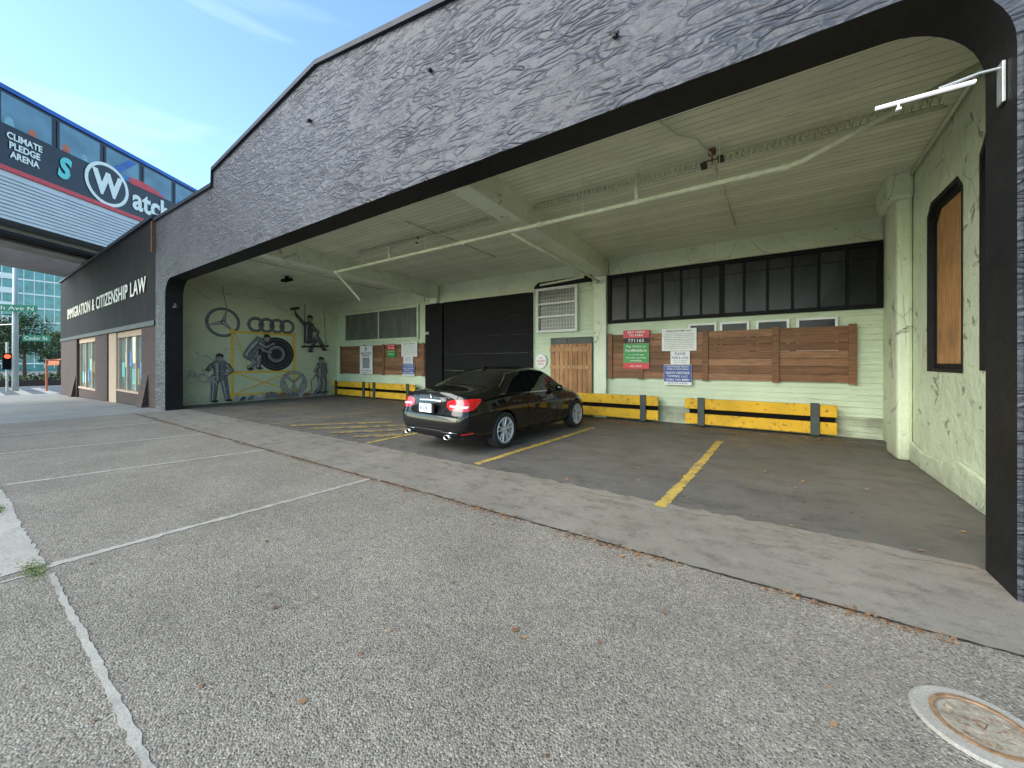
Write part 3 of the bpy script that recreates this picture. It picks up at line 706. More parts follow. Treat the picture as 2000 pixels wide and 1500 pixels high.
# ---------------------------------------------------------------- mural on left wall
mu=thing('wall_mural','painted grey mechanics, tyre and car emblems on green wall','mural',(-17.18,7.5,0))
mats={'k':pmat('mural_black',(.022,.022,.025),.6,.3,8,0),'d':pmat('mural_dark_grey',(.065,.065,.075),.6,.3,6,0),'m':pmat('mural_mid_grey',(.17,.17,.185),.6,.3,6,0),
 'l':pmat('mural_light_grey',(.36,.37,.38),.6,.2,6,0),'s':pmat('mural_skin_grey',(.34,.31,.27),.6,.2,6,0),'y':pmat('mural_yellow',(.74,.47,.04),.6,.15,8,0),'h':pmat('mural_highlight',(.55,.56,.55),.6,.1,6,0),
 'r':pmat('mural_brick',(.26,.13,.08),.7,.3,8,0)}
lay=[0]
class Mural:
    def __init__(s): s.b=MB(); s.keys=[]
    def k(s,c):
        if c not in s.keys: s.keys.append(c)
        return s.keys.index(c)
    def poly(s,pts,c):
        lay[0]+=1; x=-17.196+lay[0]*.0003
        s.b.add([(x,p[0],p[1]) for p in pts],[list(range(len(pts)))],s.k(c))
    def ell(s,y,z,a,bb,c,rot=0,n=26):
        cr,sr=math.cos(rot),math.sin(rot)
        s.poly([(y+a*math.cos(t)*cr-bb*math.sin(t)*sr,z+a*math.cos(t)*sr+bb*math.sin(t)*cr) for t in [2*math.pi*i/n for i in range(n)]],c)
    def ring(s,y,z,r,w,c,n=40,sy=1.):
        lay[0]+=1; x=-17.196+lay[0]*.0003
        v=[]
        for i in range(n):
            t=2*math.pi*i/n
            for rr in (r,r-w): v.append((x,y+rr*math.cos(t),z+rr*math.sin(t)*sy))
        s.b.add(v,[(2*i,2*i+1,(2*i+3)%(2*n),(2*i+2)%(2*n)) for i in range(n)],s.k(c))
    def st(s,pts,w,c):
        w=w if isinstance(w,(list,tuple)) else [w]*len(pts)
        L=[];Rr=[]
        P=[Vector(p) for p in pts];n=len(P)
        for i in range(n):
            t=(P[min(i+1,n-1)]-P[max(i-1,0)]).normalized(); q=Vector((-t.y,t.x))*w[i]/2
            L.append(P[i]+q); Rr.append(P[i]-q)
        t=(P[-1]-P[-2]).normalized()*w[-1]*.45; t0=(P[0]-P[1]).normalized()*w[0]*.45
        def half(c0,a,e_,t): return [a+t*.6,c0+t,e_+t*.6]
        poly=L+half(P[-1],L[-1],Rr[-1],t)+Rr[::-1]+half(P[0],Rr[0],L[0],t0)
        s.poly([(p.x,p.y) for p in poly],c)
    def limb(s,pts,w,c,o=.035):
        ww=w if isinstance(w,(list,tuple)) else [w]*len(pts)
        s.st(pts,[a+o for a in ww],'k'); s.st(pts,ww,c)
        hp=[(p[0]-ww[i]*.18,p[1]+.01) for i,p in enumerate(pts)]; s.st(hp,[a*.26 for a in ww],'m' if c!='m' else 'l')
        hp=[(p[0]-ww[i]*.24,p[1]+.02) for i,p in enumerate(pts)]; s.st(hp,[a*.09 for a in ww],'l' if c!='m' else 'h')
        for i in range(len(pts)-1):
            a,b_=Vector(pts[i]),Vector(pts[i+1]); q=Vector((-(b_-a).y,(b_-a).x)).normalized()
            for t in (.25,.5,.78):
                c_=a+(b_-a)*t; s.st([tuple(c_+q*ww[i]*.4),tuple(c_-q*ww[i]*.1+(b_-a)*.06)],.014,'k')
    def done(s,name,label=None): return s.b.obj(name,[mats[k] for k in s.keys],mu,label=label)
def figure(legs,arms,torso,head,c='d',label=None):
    m=Mural()
    for a in arms[1:]: m.limb(a,[.13,.11,.08],c); m.ell(a[-1][0],a[-1][1],.05,.045,'s')
    for l in legs:
        m.limb(l,[.22,.17,.13],c); e_=l[-1]; m.ell(e_[0]+.05,e_[1]-.03,.11,.045,'k')
    m.limb(torso,[.30,.34,.40],c)
    m.st([torso[0],torso[-1]],.03,'k')
    hx,hz=head; m.ell(hx,hz,.12,.15,'k'); m.ell(hx+.005,hz-.012,.10,.128,'s')
    m.poly([(hx-.12,hz+.04),(hx-.1,hz+.14),(hx,hz+.18),(hx+.1,hz+.14),(hx+.15,hz+.04)],'k'); m.st([(hx-.05,hz-.01),(hx-.02,hz-.01)],.015,'k'); m.st([(hx+.03,hz-.01),(hx+.06,hz-.01)],.015,'k')
    m.st([(hx-.03,hz-.08),(hx+.04,hz-.08)],.014,'k'); m.st([(hx+.005,hz-.01),(hx+.012,hz-.045)],.01,'d')
    a=arms[0]; m.limb(a,[.14,.12,.09],c); m.ell(a[-1][0],a[-1][1],.055,.05,'s')
    m.done('painted_mechanic',label)
m=Mural()
y,z,r,a=5.87,3.05,.56,-.25
m.ring(y,z,r,.10,'k'); m.ring(y,z,r-.02,.06,'m')
for k in range(3):
    an=math.pi/2+a+k*2.0944
    p=(y+.48*math.cos(an),z+.48*math.sin(an)); m.st([(y,z),p],[.15,.03],'k'); m.st([(y,z),p],[.09,.012],'l')
m.done('painted_star_emblem')
m=Mural()
for i in range(4):
    y=6.98+i*.40; m.ring(y,3.05,.31,.11,'k'); m.ring(y,3.05,.29,.06,'m')
m.done('painted_ring_emblem')
m=Mural()
for z in (2.72,1.15,.28): m.st([(6.1,z),(8.5,z)],.075,'y')
for y in (6.17,8.47): m.st([(y,.02),(y,2.80)],.09,'y')
m.st([(6.2,1.15),(8.4,.3)],.045,'y'); m.st([(6.2,.3),(8.4,1.15)],.045,'y')
m.st([(6.25,2.68),(6.75,1.2)],.03,'y')
m.done('painted_scaffold')
m=Mural(); m.ell(7.75,1.88,.70,.70,'k',n=40); m.ring(7.75,1.88,.62,.05,'d'); m.ring(7.75,1.88,.5,.03,'d'); m.ell(7.75,1.88,.33,.34,'m'); m.ring(7.75,1.88,.33,.03,'l'); m.ell(7.75,1.88,.22,.22,'k')
for k in range(28):
    t=k*2*math.pi/28; m.st([(7.75+.62*math.cos(t),1.88+.62*math.sin(t)),(7.75+.70*math.cos(t+.06),1.88+.70*math.sin(t+.06))],.02,'d')
m.done('painted_tyre')
m=Mural(); m.ring(8.45,.62,.55,.12,'k'); m.ring(8.45,.62,.53,.08,'l')
for q in ([(8.12,.95),(8.45,.68),(8.78,.95)],[(8.05,.72),(8.28,.2),(8.45,.55),(8.62,.2),(8.85,.72)]):
    for a_,c_ in zip(q,q[1:]): m.st([a_,c_],.10,'k'); m.st([a_,c_],.065,'l')
m.done('painted_circle_emblem')
m=Mural()
for i in range(26):
    y=6.3+i*.14+random.uniform(-.05,.05); h=random.uniform(.12,.34); w=random.uniform(.12,.24)
    m.poly([(y-w,.03),(y-w*.7,h*.7),(y-.05,h),(y+w*.6,h*.75),(y+w,.03)],random.choice('mldlrm'))
m.done('painted_rubble')
figure([[(5.62,1.0),(5.58,.55),(5.55,.12)],[(5.86,1.0),(5.93,.55),(6.0,.12)]],
 [[(5.98,1.42),(6.15,1.2),(5.95,1.1)],[(5.5,1.42),(5.34,1.2),(5.46,1.33)]],[(5.74,.98),(5.74,1.2),(5.74,1.46)],(5.74,1.70),'m',label='painted mechanic standing in grey overalls holding a wrench')
figure([[(6.72,1.80),(7.1,1.78),(7.05,1.33)],[(6.66,1.8),(6.95,1.55),(6.72,1.3)]],
 [[(7.12,2.3),(7.35,2.15),(7.6,2.3)],[(7.1,2.28),(7.25,2.0),(7.5,1.95)]],[(6.68,1.82),(6.85,2.1),(7.08,2.35)],(7.36,2.52),'m',label='painted mechanic crouching and pushing the tyre')
figure([[(9.05,2.50),(9.35,2.48),(9.12,2.05)],[(9.0,2.5),(9.5,2.6),(9.75,2.15)]],
 [[(9.2,3.12),(9.5,2.9),(9.4,2.65)],[(8.95,3.15),(8.72,3.38),(8.5,3.65)]],[(9.05,2.5),(9.05,2.82),(9.07,3.16)],(9.12,3.48),'d',label='painted mechanic swinging a hammer while sitting on a plank')
figure([[(9.55,.95),(9.6,.6),(9.5,.2)],[(9.72,.95),(9.8,.6),(9.78,.2)]],
 [[(9.5,1.35),(9.35,1.15),(9.5,1.0)],[(9.78,1.35),(9.86,1.1),(9.7,.95)]],[(9.64,.95),(9.63,1.15),(9.64,1.38)],(9.62,1.62),'m',label='painted mechanic standing with a hose')
m=Mural()
m.st([(8.75,2.22),(9.95,2.29)],.08,'k'); m.st([(8.85,2.3),(8.88,4.1)],.025,'k'); m.st([(9.85,2.35),(9.75,3.9)],.025,'k')
m.st([(8.52,3.5),(8.45,3.85)],.045,'k'); m.st([(8.30,3.82),(8.60,3.9)],.11,'k'); m.st([(5.25,1.05),(5.2,1.3)],.04,'l'); m.st([(5.95,3.58),(5.8,4.4)],.02,'k')
m.st([(9.4,1.0),(9.15,.7),(9.2,.3),(8.9,.12)],.035,'k')
m.done('painted_tools')
o=text('painted_letters','POR',.6,Matrix.Translation((-17.04,5.25,.95))@Matrix.Rotation(rad(90),4,'Z')@Matrix.Rotation(rad(90),4,'X')@Matrix.Rotation(rad(-18),4,'Z'),mats['l'],mu,fitw=1.0,fith=.32,ext=.0006)
for v in o.data.vertices: v.co.x=-17.07+(v.co.x+17.04)*.5
m=Mural()
for y0,z0 in ((4.7,4.3),(5.6,4.25),(6.6,4.2),(7.6,3.9),(9.8,3.9),(5.0,1.9)):
    p=[(y0,z0)]
    for i in range(9): p.append((p[-1][0]+random.uniform(.02,.16),p[-1][1]+random.uniform(-.12,.06)))
    m.st(p,[.004+random.random()*.02 for _ in p],'m')
m.done('wall_crack')

# ---------------------------------------------------------------- car
paint=pmat('black_car_paint',(.0025,.0025,.003),.4,.1,3,0,coat=1.0,spec=.1)
cglass=m_glass('dark_car_glass',(.005,.0055,.006),.02)
chrome=pmat('chrome',(.7,.7,.7),.12,.05,5,0,metal=1)
plast=pmat('black_car_plastic',(.012,.012,.013),.6,.2,20,.1,200,spec=.3)
gap=pmat('panel_gap',(.001,.001,.001),.9,0,5,0,spec=.0)
tail=pmat('red_tail_lamp',(.55,.006,.010),.12,.15,30,.0,60,coat=1,emit=(.6,.01,.01),es=.15)
tailw=pmat('clear_tail_lamp',(.75,.68,.68),.1,.1,30,0,coat=1)
tyre=pmat('tyre_rubber',(.02,.02,.02),.8,.25,12,.2,60)
alloy=pmat('silver_alloy',(.62,.62,.63),.35,.06,8,0,metal=.4)
CX=2.29
rings=[
[(.20,0,.26),(.14,.60,.26),(.05,.70,.34),(.01,.76,.50),(.035,.76,.64),(.10,.735,.84),(.12,.70,.96),(.14,.56,1.03),(.10,0,1.055)],
[(.30,0,.20),(.28,.72,.20),(.20,.83,.32),(.17,.86,.50),(.17,.865,.68),(.20,.83,.89),(.24,.76,.995),(.27,.57,1.055),(.26,0,1.078)],
[(.62,0,.18),(.62,.78,.18),(.62,.875,.28),(.60,.895,.50),(.60,.895,.73),(.60,.845,.93),(.62,.755,1.02),(.68,.58,1.072),(.74,0,1.10)],
[(1.04,0,.18),(1.04,.78,.18),(1.04,.88,.28),(1.04,.895,.50),(1.04,.895,.74),(1.04,.835,.94),(1.07,.71,1.14),(1.08,.58,1.25),(1.08,0,1.285)],
[(1.50,0,.18),(1.50,.78,.18),(1.50,.87,.26),(1.50,.89,.50),(1.50,.892,.74),(1.50,.835,.94),(1.50,.655,1.345),(1.46,.54,1.415),(1.42,0,1.445)],
[(2.10,0,.18),(2.10,.78,.18),(2.10,.87,.26),(2.10,.89,.50),(2.10,.892,.73),(2.10,.835,.93),(2.10,.645,1.40),(2.10,.53,1.455),(2.10,0,1.480)],
[(2.68,0,.18),(2.68,.78,.18),(2.68,.87,.26),(2.68,.89,.50),(2.68,.892,.72),(2.68,.835,.915),(2.66,.645,1.365),(2.70,.53,1.425),(2.78,0,1.45)],
[(3.12,0,.18),(3.12,.78,.18),(3.12,.87,.27),(3.12,.892,.50),(3.12,.89,.71),(3.12,.833,.90),(3.08,.69,1.15),(3.10,.58,1.215),(3.20,0,1.235)],
[(3.50,0,.18),(3.50,.76,.18),(3.50,.86,.28),(3.50,.885,.50),(3.50,.88,.70),(3.50,.82,.875),(3.46,.745,.94),(3.42,.60,.985),(3.52,0,1.015)],
[(3.95,0,.18),(3.95,.74,.18),(3.95,.84,.28),(3.95,.87,.50),(3.95,.865,.67),(3.95,.79,.815),(3.93,.71,.865),(3.92,.54,.895),(3.95,0,.92)],
[(4.32,0,.20),(4.32,.66,.20),(4.34,.77,.30),(4.35,.80,.46),(4.34,.79,.60),(4.32,.72,.70),(4.30,.64,.745),(4.28,.48,.775),(4.32,0,.80)],
[(4.42,0,.24),(4.44,.50,.24),(4.50,.60,.32),(4.52,.63,.46),(4.50,.62,.56),(4.47,.58,.63),(4.45,.52,.67),(4.43,.40,.70),(4.48,0,.72)]]
def car_body():
    bm=bmesh.new(); n=len(rings); m=9
    V={}
    for i,r in enumerate(rings):
        for j,(x,y,z) in enumerate(r):
            for s in (1,-1):
                if y==0 and s==-1: V[i,j,-1]=V[i,j,1]; continue
                V[i,j,s]=bm.verts.new((x-CX,y*s,z))
    for i in range(n-1):
        for j in range(m-1):
            for s in (1,-1):
                q=[V[i,j,s],V[i+1,j,s],V[i+1,j+1,s],V[i,j+1,s]]
                if s==-1: q=q[::-1]
                bm.faces.new(q)
    cols0=None
    for i,off in ((0,-.045),(n-1,.05)):
        cols={}
        for j in range(1,m-1):
            x,y,z=rings[i][j]
            for s in (1,-1): cols[j,s*2]=V[i,j,s]; cols[j,s]=bm.verts.new((x-CX+off*.7,y*s*.55,z))
            cols[j,0]=bm.verts.new((x-CX+off,0,z))
        if i==0: cols0=cols
        for j in range(1,m-2):
            for a in (-2,-1,0,1):
                bm.faces.new([cols[j,a],cols[j,a+1],cols[j+1,a+1],cols[j+1,a]])
        for jj,je in ((1,0),(m-2,m-1)):
            c=V[i,je,1]
            bm.faces.new([cols[jj,-2],cols[jj,-1],c]); bm.faces.new([cols[jj,-1],cols[jj,0],c]); bm.faces.new([cols[jj,0],cols[jj,1],c]); bm.faces.new([cols[jj,1],cols[jj,2],c])
    bmesh.ops.recalc_face_normals(bm,faces=bm.faces)
    cr=bm.edges.layers.float.new('crease_edge')
    for i in range(n-1):
        for s in (1,-1):
            for j,cv in ((4,.6),(5,.65),(6,.45)):
                e_=bm.edges.get((V[i,j,s],V[i+1,j,s]))
                if e_: e_[cr]=cv
    for j,cv in ((4,.6),(7,.8)):
        for a in (-2,-1,0,1):
            e_=bm.edges.get((cols0[j,a],cols0[j,a+1]))
            if e_: e_[cr]=cv
    me=D.meshes.new('body'); bm.to_mesh(me); bm.free()
    for p in me.polygons: p.use_smooth=True
    me.materials.append(paint)
    return me
car=thing('parked_car','black four-door saloon parked nose-in on the garage floor','car',(-4.80,6.93,0.0),rad(87.2))
body=mkobj('body',car_body(),None)
sub=body.modifiers.new('s','SUBSURF'); sub.levels=3; sub.render_levels=3
C.view_layer.update()
me=D.meshes.new_from_object(body.evaluated_get(C.evaluated_depsgraph_get()))
body.modifiers.clear(); body.data=me
bmt=bmesh.new(); bmt.from_mesh(me); BV=BVHTree.FromBMesh(bmt); bmt.free()
def lerp_poly(P,t):
    n=len(P)-1; k=min(int(t*n),n-1); f=t*n-k
    return tuple(P[k][i]+(P[k+1][i]-P[k][i])*f for i in range(len(P[0])))
def hit(o_,d_): return BV.ray_cast(Vector(o_),Vector(d_).normalized())
def patch(b,lower,upper,proj,nx=16,nz=8,off=.004,m=0):
    g_=[]
    for i in range(nx+1):
        a=lerp_poly(lower,i/nx); c=lerp_poly(upper,i/nx)
        for j in range(nz+1):
            u=a[0]+(c[0]-a[0])*j/nz; v=a[1]+(c[1]-a[1])*j/nz
            og,dr=proj(u,v); h=hit(og,dr)
            if h[0] is None: g_.append(None)
            else:
                nn=h[1] if h[1].dot(Vector(dr))<0 else -h[1]
                g_.append(h[0]+nn*off)
    idx={}
    for k,p in enumerate(g_):
        if p is not None: idx[k]=len(b.v); b.v.append(tuple(p))
    for i in range(nx):
        for j in range(nz):
            ks=[i*(nz+1)+j,(i+1)*(nz+1)+j,(i+1)*(nz+1)+j+1,i*(nz+1)+j+1]
            if all(k in idx for k in ks): b.f.append([idx[k] for k in ks]); b.m.append(m)
def side(s): return lambda u,v:((u-CX,s*3,v),(0,-s,0))
rear=lambda u,v:((-6,u,v),(1,0,0))
topp=lambda u,v:((u-CX,v,4),(0,0,-1))
front=lambda u,v:((6,u,v),(-1,0,0))
def cyl_(s,cx=.70,cy=.30):
    def f(u,v):
        a=rad(u); d=Vector((-math.cos(a),s*math.sin(a),0)); p=Vector((cx-CX,s*cy,v))+d*4; return (tuple(p),tuple(-d))
    return f
def carpart(b,name,mat,smooth=True,parent=car,label=None):
    return b.obj(name,mat,parent,smooth=smooth,local=True,label=label)
for s in (-1,1):
    b=MB(); patch(b,[(1.00,.985),(1.25,.975),(1.72,.965)],[(1.08,1.07),(1.40,1.305),(1.74,1.36)],side(s)); 
    carpart(b,'side_window',cglass)
    b=MB(); patch(b,[(1.785,.965),(2.3,.96),(3.00,.95)],[(1.80,1.362),(2.2,1.378),(2.64,1.335)],side(s)); 
    carpart(b,'side_window',cglass)
    b=MB(); patch(b,[(.97,.962),(2,.945),(3.06,.93)],[(.97,.976),(2,.959),(3.06,.944)],side(s),40,1,.007)
    patch(b,[(1.03,1.088),(1.38,1.318),(1.8,1.374),(2.2,1.388),(2.66,1.347)],[(1.02,1.097),(1.38,1.328),(1.8,1.384),(2.2,1.398),(2.66,1.357)],side(s),40,1,.006)
    carpart(b,'window_trim',chrome)
    b=MB()
    for L,U in (([(1.755,.30),(1.757,.94)],[(1.762,.30),(1.764,.94)]),([(2.84,.30),(2.93,.90)],[(2.847,.30),(2.937,.90)]),([(1.36,.42),(1.10,.62),(1.02,.94)],[(1.367,.42),(1.107,.62),(1.027,.94)])):
        patch(b,L,U,side(s),20,1,.002)
    patch(b,[(1.38,.295),(2.84,.295)],[(1.38,.302),(2.84,.302)],side(s),20,1,.002)
    carpart(b,'door_gap',gap)
    for hx in (1.28,2.22):
        b=MB(); pts=[(hx+.0-CX,s*.865,.82),(hx+.03-CX,s*.912,.825),(hx+.19-CX,s*.912,.828),(hx+.22-CX,s*.865,.828)]; b.tube(pts,.014,8); carpart(b,'door_handle',paint)
    b=MB(); b.lathe([(0,.0),(.06,.01),(.085,.05),(.08,.12),(.05,.155),(0,.165)],lambda x,y,a:(2.84-CX+x*.75,s*(.875+a),.995+y*.85),16); b.tube([(2.86-CX,s*.80,.94),(2.86-CX,s*.90,.97)],.02,8)
    carpart(b,'door_mirror',paint)
    b=MB(); patch(b,[(10,.80),(18,.745),(40,.735),(50,.76),(64,.885)],[(10,.885),(18,.915),(40,.93),(50,.935),(64,.925)],cyl_(s),32,8,.006); carpart(b,'tail_light',tail)
    b=MB(); patch(b,[(16,.80),(42,.785)],[(16,.83),(44,.822)],cyl_(s),12,2,.010); carpart(b,'reverse_light',tailw)
    b=MB(); patch(b,[(34,.355),(50,.37)],[(34,.375),(50,.39)],cyl_(s),8,2,.006); carpart(b,'bumper_reflector',tail)
    b=MB(); patch(b,[(s*.50,.58),(s*.66,.60)],[(s*.50,.66),(s*.62,.70)],front,8,4,.006); carpart(b,'headlight',tailw)
b=MB(); patch(b,[(-.64,1.10),(-.3,1.13),(0,1.135),(.3,1.13),(.64,1.10)],[(-.49,1.37),(-.25,1.40),(0,1.405),(.25,1.40),(.49,1.37)],rear,24,10,.004); carpart(b,'rear_window',cglass)
b=MB(); patch(b,[(-.66,1.03),(0,1.05),(.66,1.03)],[(-.52,1.36),(0,1.41),(.52,1.36)],front,24,10,.004); carpart(b,'windscreen',cglass)
b=MB()
patch(b,[(-.61,1.0),(-.61,.93),(-.42,.72),(-.38,.655)],[(-.602,1.0),(-.602,.93),(-.412,.72),(-.372,.655)],rear,24,1,.0025)
patch(b,[(.61,1.0),(.61,.93),(.42,.72),(.38,.655)],[(.618,1.0),(.618,.93),(.428,.72),(.388,.655)],rear,24,1,.0025)
patch(b,[(-.75,.655),(0,.655),(.75,.655)],[(-.75,.663),(0,.663),(.75,.663)],rear,40,1,.0025)
patch(b,[(.25,-.64),(.8,-.67)],[(.25,-.632),(.8,-.662)],topp,14,1,.0025); patch(b,[(.25,.64),(.8,.67)],[(.25,.632),(.8,.662)],topp,14,1,.0025)
carpart(b,'boot_gap',gap)
b=MB(); patch(b,[(-.66,.275),(0,.27),(.66,.275)],[(-.62,.40),(0,.425),(.62,.40)],rear,30,5,.006); carpart(b,'rear_diffuser',plast)
b=MB()
for yy in (-.5,.5): patch(b,[(yy-.16,.385),(yy+.16,.385)],[(yy-.16,.395),(yy+.16,.395)],rear,6,1,.012)
patch(b,[(-.35,.405),(.35,.405)],[(-.35,.412),(.35,.412)],rear,20,1,.012)
patch(b,[(-.27,.875),(0,.885),(.27,.875)],[(-.27,.895),(0,.905),(.27,.895)],rear,20,1,.014)
carpart(b,'chrome_strip',chrome)
for s in (-1,1):
    b=MB(); b.lathe([(.040,.0),(.046,-.02),(.052,.0),(.05,.14),(.04,.14)],lambda x,y,a:(-CX-.0+a-.02,s*.50+x*1.35,.315+y*.8),24); b.lathe([(0,.05),(.04,.05)],lambda x,y,a:(-CX+a,s*.5+x*1.35,.315+y*.8),24,1)
    b.obj('exhaust_tip',[chrome,gap],car,smooth=True,local=True)
b=MB(); b.box(-CX-.045,-CX-.01,-.20,.20,.69,.845); carpart(b,'plate_recess',plast,False)
b=MB(); b.box(-CX-.052,-CX-.046,-.155,.155,.695,.845); plate=carpart(b,'number_plate',M['white'],False)
RM=lambda y,z,x=-CX-.0535:Matrix.Translation((x,y,z))@Matrix.Rotation(rad(-90),4,'Z')@Matrix.Rotation(rad(90),4,'X')
o1=text('lettering','BCF3817',.1,RM(0,.768),M['bsign'],None,fitw=.26,fith=.065,ext=.0006,off=.001)
o2=text('lettering','WASHINGTON',.1,RM(0,.828),M['bsign'],None,fitw=.17,fith=.018,ext=.0006)
merge([o1,o2],'lettering',plate,local=True)
hx=hit((-6,0,.95),(1,0,0))[0].x
b=MB(); b.lathe([(.045,-.004),(.045,-.012),(.037,-.012),(.037,-.004)],lambda x,y,a:(hx+a,x,.95+y),32,closed=True)
for k in range(3):
    an=math.pi/2+k*2.0944; b.tube([(hx-.008,0,.95),(hx-.008,.04*math.cos(an),.95+.04*math.sin(an))],[.009,.003],6)
carpart(b,'star_emblem',chrome,False)
for t,y,w in (('C300',.40,.13),('4MATIC',-.38,.17)):
    h_=hit((-6,y,.95),(1,0,0)); x=h_[0].x-.012; s=-1 if y<0 else 1
    text('badge',t,.05,Matrix.Translation((x,y,.95))@Matrix.Rotation(rad(-90-s*8),4,'Z')@Matrix.Rotation(rad(90),4,'X'),chrome,car,fitw=w,fith=.028,ext=.002,local=True)
b=MB(); b.prism([(1.42,1.41),(1.60,1.445),(1.44,1.475)],lambda u,v,d:(u-CX,d,v),-.015,.015); carpart(b,'antenna_fin',paint,False)
b=MB(); patch(b,[(1.75,-.40),(2.5,-.40)],[(1.75,.40),(2.5,.40)],topp,14,14,.003); carpart(b,'sunroof',cglass)
cut=[]
for wx in (1.04,3.80):
    b=MB(); b.lathe([(0,-1.2),(.358,-1.2),(.358,-.60),(0,-.60)],lambda x,y,a:(wx-CX+x,a,.335+y),48); cut.append(b.obj('c',gap))
    b=MB(); b.lathe([(0,.60),(.358,.60),(.358,1.2),(0,1.2)],lambda x,y,a:(wx-CX+x,a,.335+y),48); cut.append(b.obj('c',gap))
body.data.materials.append(gap)
boolean(body,cut)
for p in body.data.polygons:
    c_=p.center
    for wx in (1.04,3.80):
        r_=math.hypot(c_.x-(wx-CX),c_.z-.335)
        if (abs(r_-.358)<.012 and abs(p.normal.y)<.5 and abs(c_.y)>.6 and abs(c_.y)<.87 and r_<.365) or (abs(abs(c_.y)-.60)<.003 and r_<.36): p.material_index=1; 
for p in body.data.polygons: p.use_smooth=True
try: body.data.set_sharp_from_angle(angle=rad(40))
except Exception: pass
body.parent=car
def wheel_meshes():
    b=MB(); w=.11
    prof=[(.225,-w*.85),(.245,-w),(.29,-w*1.03),(.318,-w*.92),(.326,-w*.6),(.328,0),(.326,w*.6),(.318,w*.92),(.29,w*1.03),(.245,w),(.225,w*.85)]
    b.lathe(prof,lambda x,y,a:(x,a,y),48); t=b.mesh('tyre',[tyre],True)
    b=MB()
    b.lathe([(.228,-.09),(.238,-.108),(.228,-.116),(.210,-.105),(.205,-.05),(.205,.09),(.228,.09)],lambda x,y,a:(x,a,y),48)
    b.lathe([(0,-.095),(.03,-.098),(.055,-.09),(.06,-.05),(0,-.05)],lambda x,y,a:(x,a,y),24)
    for k in range(5):
        for dd in (-.17,.17):
            a0=k*2*math.pi/5+dd*.9; a1=k*2*math.pi/5+dd*1.35
            wv=.017
            p=Vector((math.cos(a0)*.045,0,math.sin(a0)*.045)); q=Vector((math.cos(a1)*.215,0,math.sin(a1)*.215))
            t_=(q-p).normalized(); sd_=Vector((-t_.z,0,t_.x))
            vs=[]
            for pt,ww,yy in ((p,wv*1.1,-.095),(q,wv*.9,-.108)):
                vs+= [pt-sd_*ww+Vector((0,yy+.012,0)),pt-sd_*ww*.5+Vector((0,yy,0)),pt+sd_*ww*.5+Vector((0,yy,0)),pt+sd_*ww+Vector((0,yy+.012,0)),pt+sd_*ww*.7+Vector((0,yy+.05,0)),pt-sd_*ww*.7+Vector((0,yy+.05,0))]
            b.add(vs,[(i,(i+1)%6,6+(i+1)%6,6+i) for i in range(6)])
    r=b.mesh('rim',[alloy],False)
    b=MB(); b.lathe([(0,-.01),(.17,-.01),(.17,.01),(0,.01)],lambda x,y,a:(x,a,y),32); d_=b.mesh('brake_disc',[pmat('brake_disc_steel',(.06,.06,.06),.4,.2,20,0,metal=.8)],False)
    return t,r,d_
wt,wr,wd=wheel_meshes()
for wx in (1.04,3.80):
    for s in (-1,1):
        e=D.objects.new('wheel',None); COL.objects.link(e); e.parent=car; e.location=(wx-CX,s*.785,.328); e.rotation_euler=(0,random.uniform(0,1.2),0 if s==-1 else math.pi)
        for n_,mm in (('tyre',wt),('rim',wr),('brake_disc',wd)):
            o=D.objects.new(n_,mm); COL.objects.link(o); o.parent=e

# ---------------------------------------------------------------- neighbouring law office
L=thing('law_office_building','low black-fronted shop building with brown brick piers and cream lettering','building',(-26.5,3.9,-.2))
FY=3.9
b=MB(); b.box(-36,-17.65,FY,14,2.78,6.35); b.box(-17.65,-17.03,FY,4.33,2.78,6.35); b.obj('fascia',M['lbl'],L)
b=MB(); b.box(-36.1,-17.04,FY-.08,4.33,6.352,6.47); b.box(-36.1,-17.65,4.331,14,6.352,6.47); b.obj('coping',M['coping'],L)
b=MB(); b.box(-36.0,-17.05,FY-.03,FY-.002,2.78,2.95); b.obj('fascia_trim',M['coping'],L)
b=MB(); b.box(-35.9,-17.66,FY+.6,14,-.9,2.77); b.obj('rear_wall',M['dark'],L)
for x0,x1,m_ in ((-36,-31,'brick'),(-26.4,-24.0,'brick'),(-24.0,-22.7,'tan'),(-18.75,-17.03,'brick')):
    b=MB(); b.box(x0,x1,FY+.02+(.05 if m_=='tan' else 0),FY+.42,-.9,2.777); b.obj('pier',M[m_],L)
for x0,x1 in ((-31,-26.4),(-22.7,-18.75)):
    b=MB(); b.box(x0,x1,FY+.1,FY+.59,-.9,.42+gz((x0+x1)/2)); b.obj('brick_base',M['brick'],L)
    b=MB(); z0=.44+gz((x0+x1)/2)
    b.box(x0,x1,FY+.08,FY+.3,z0,z0+.08); b.box(x0,x1,FY+.12,FY+.3,2.55,2.776)
    n=3
    for i in range(n+1):
        xx=x0+(x1-x0-.1)*i/n; b.box(xx,xx+.1,FY+.14,FY+.3,z0+.08,2.55)
    b.obj('window_frame',M['tan'],L)
    b=MB(); b.box(x0,x1,FY+.22,FY+.24,z0+.08,2.55); gl=b.obj('shop_window',M['lglass'],L)
    pc=[pmat('poster_teal',(.10,.42,.42),.5,.3,3,0),pmat('poster_cream',(.6,.52,.25),.5,.3,3,0),pmat('poster_blue',(.10,.22,.5),.5,.3,3,0)]
    for i in range(6):
        xx=x0+.25+(x1-x0-.8)*i/6; b=MB(); zz=z0+.2+random.random()*.9; b.box(xx,xx+.42,FY+.205,FY+.215,zz,zz+.6); b.obj('poster',pc[i%3],L)
for x0 in (-31.9,-18.6):
    b=MB(); b.prism([(0,0),(.20,0),(.20,1.3)],lambda u,v,d:(d,FY+.02-.20+u,v+gz(x0)-.1),x0,x0+.7); b.obj('brick_buttress',M['brick'],L)
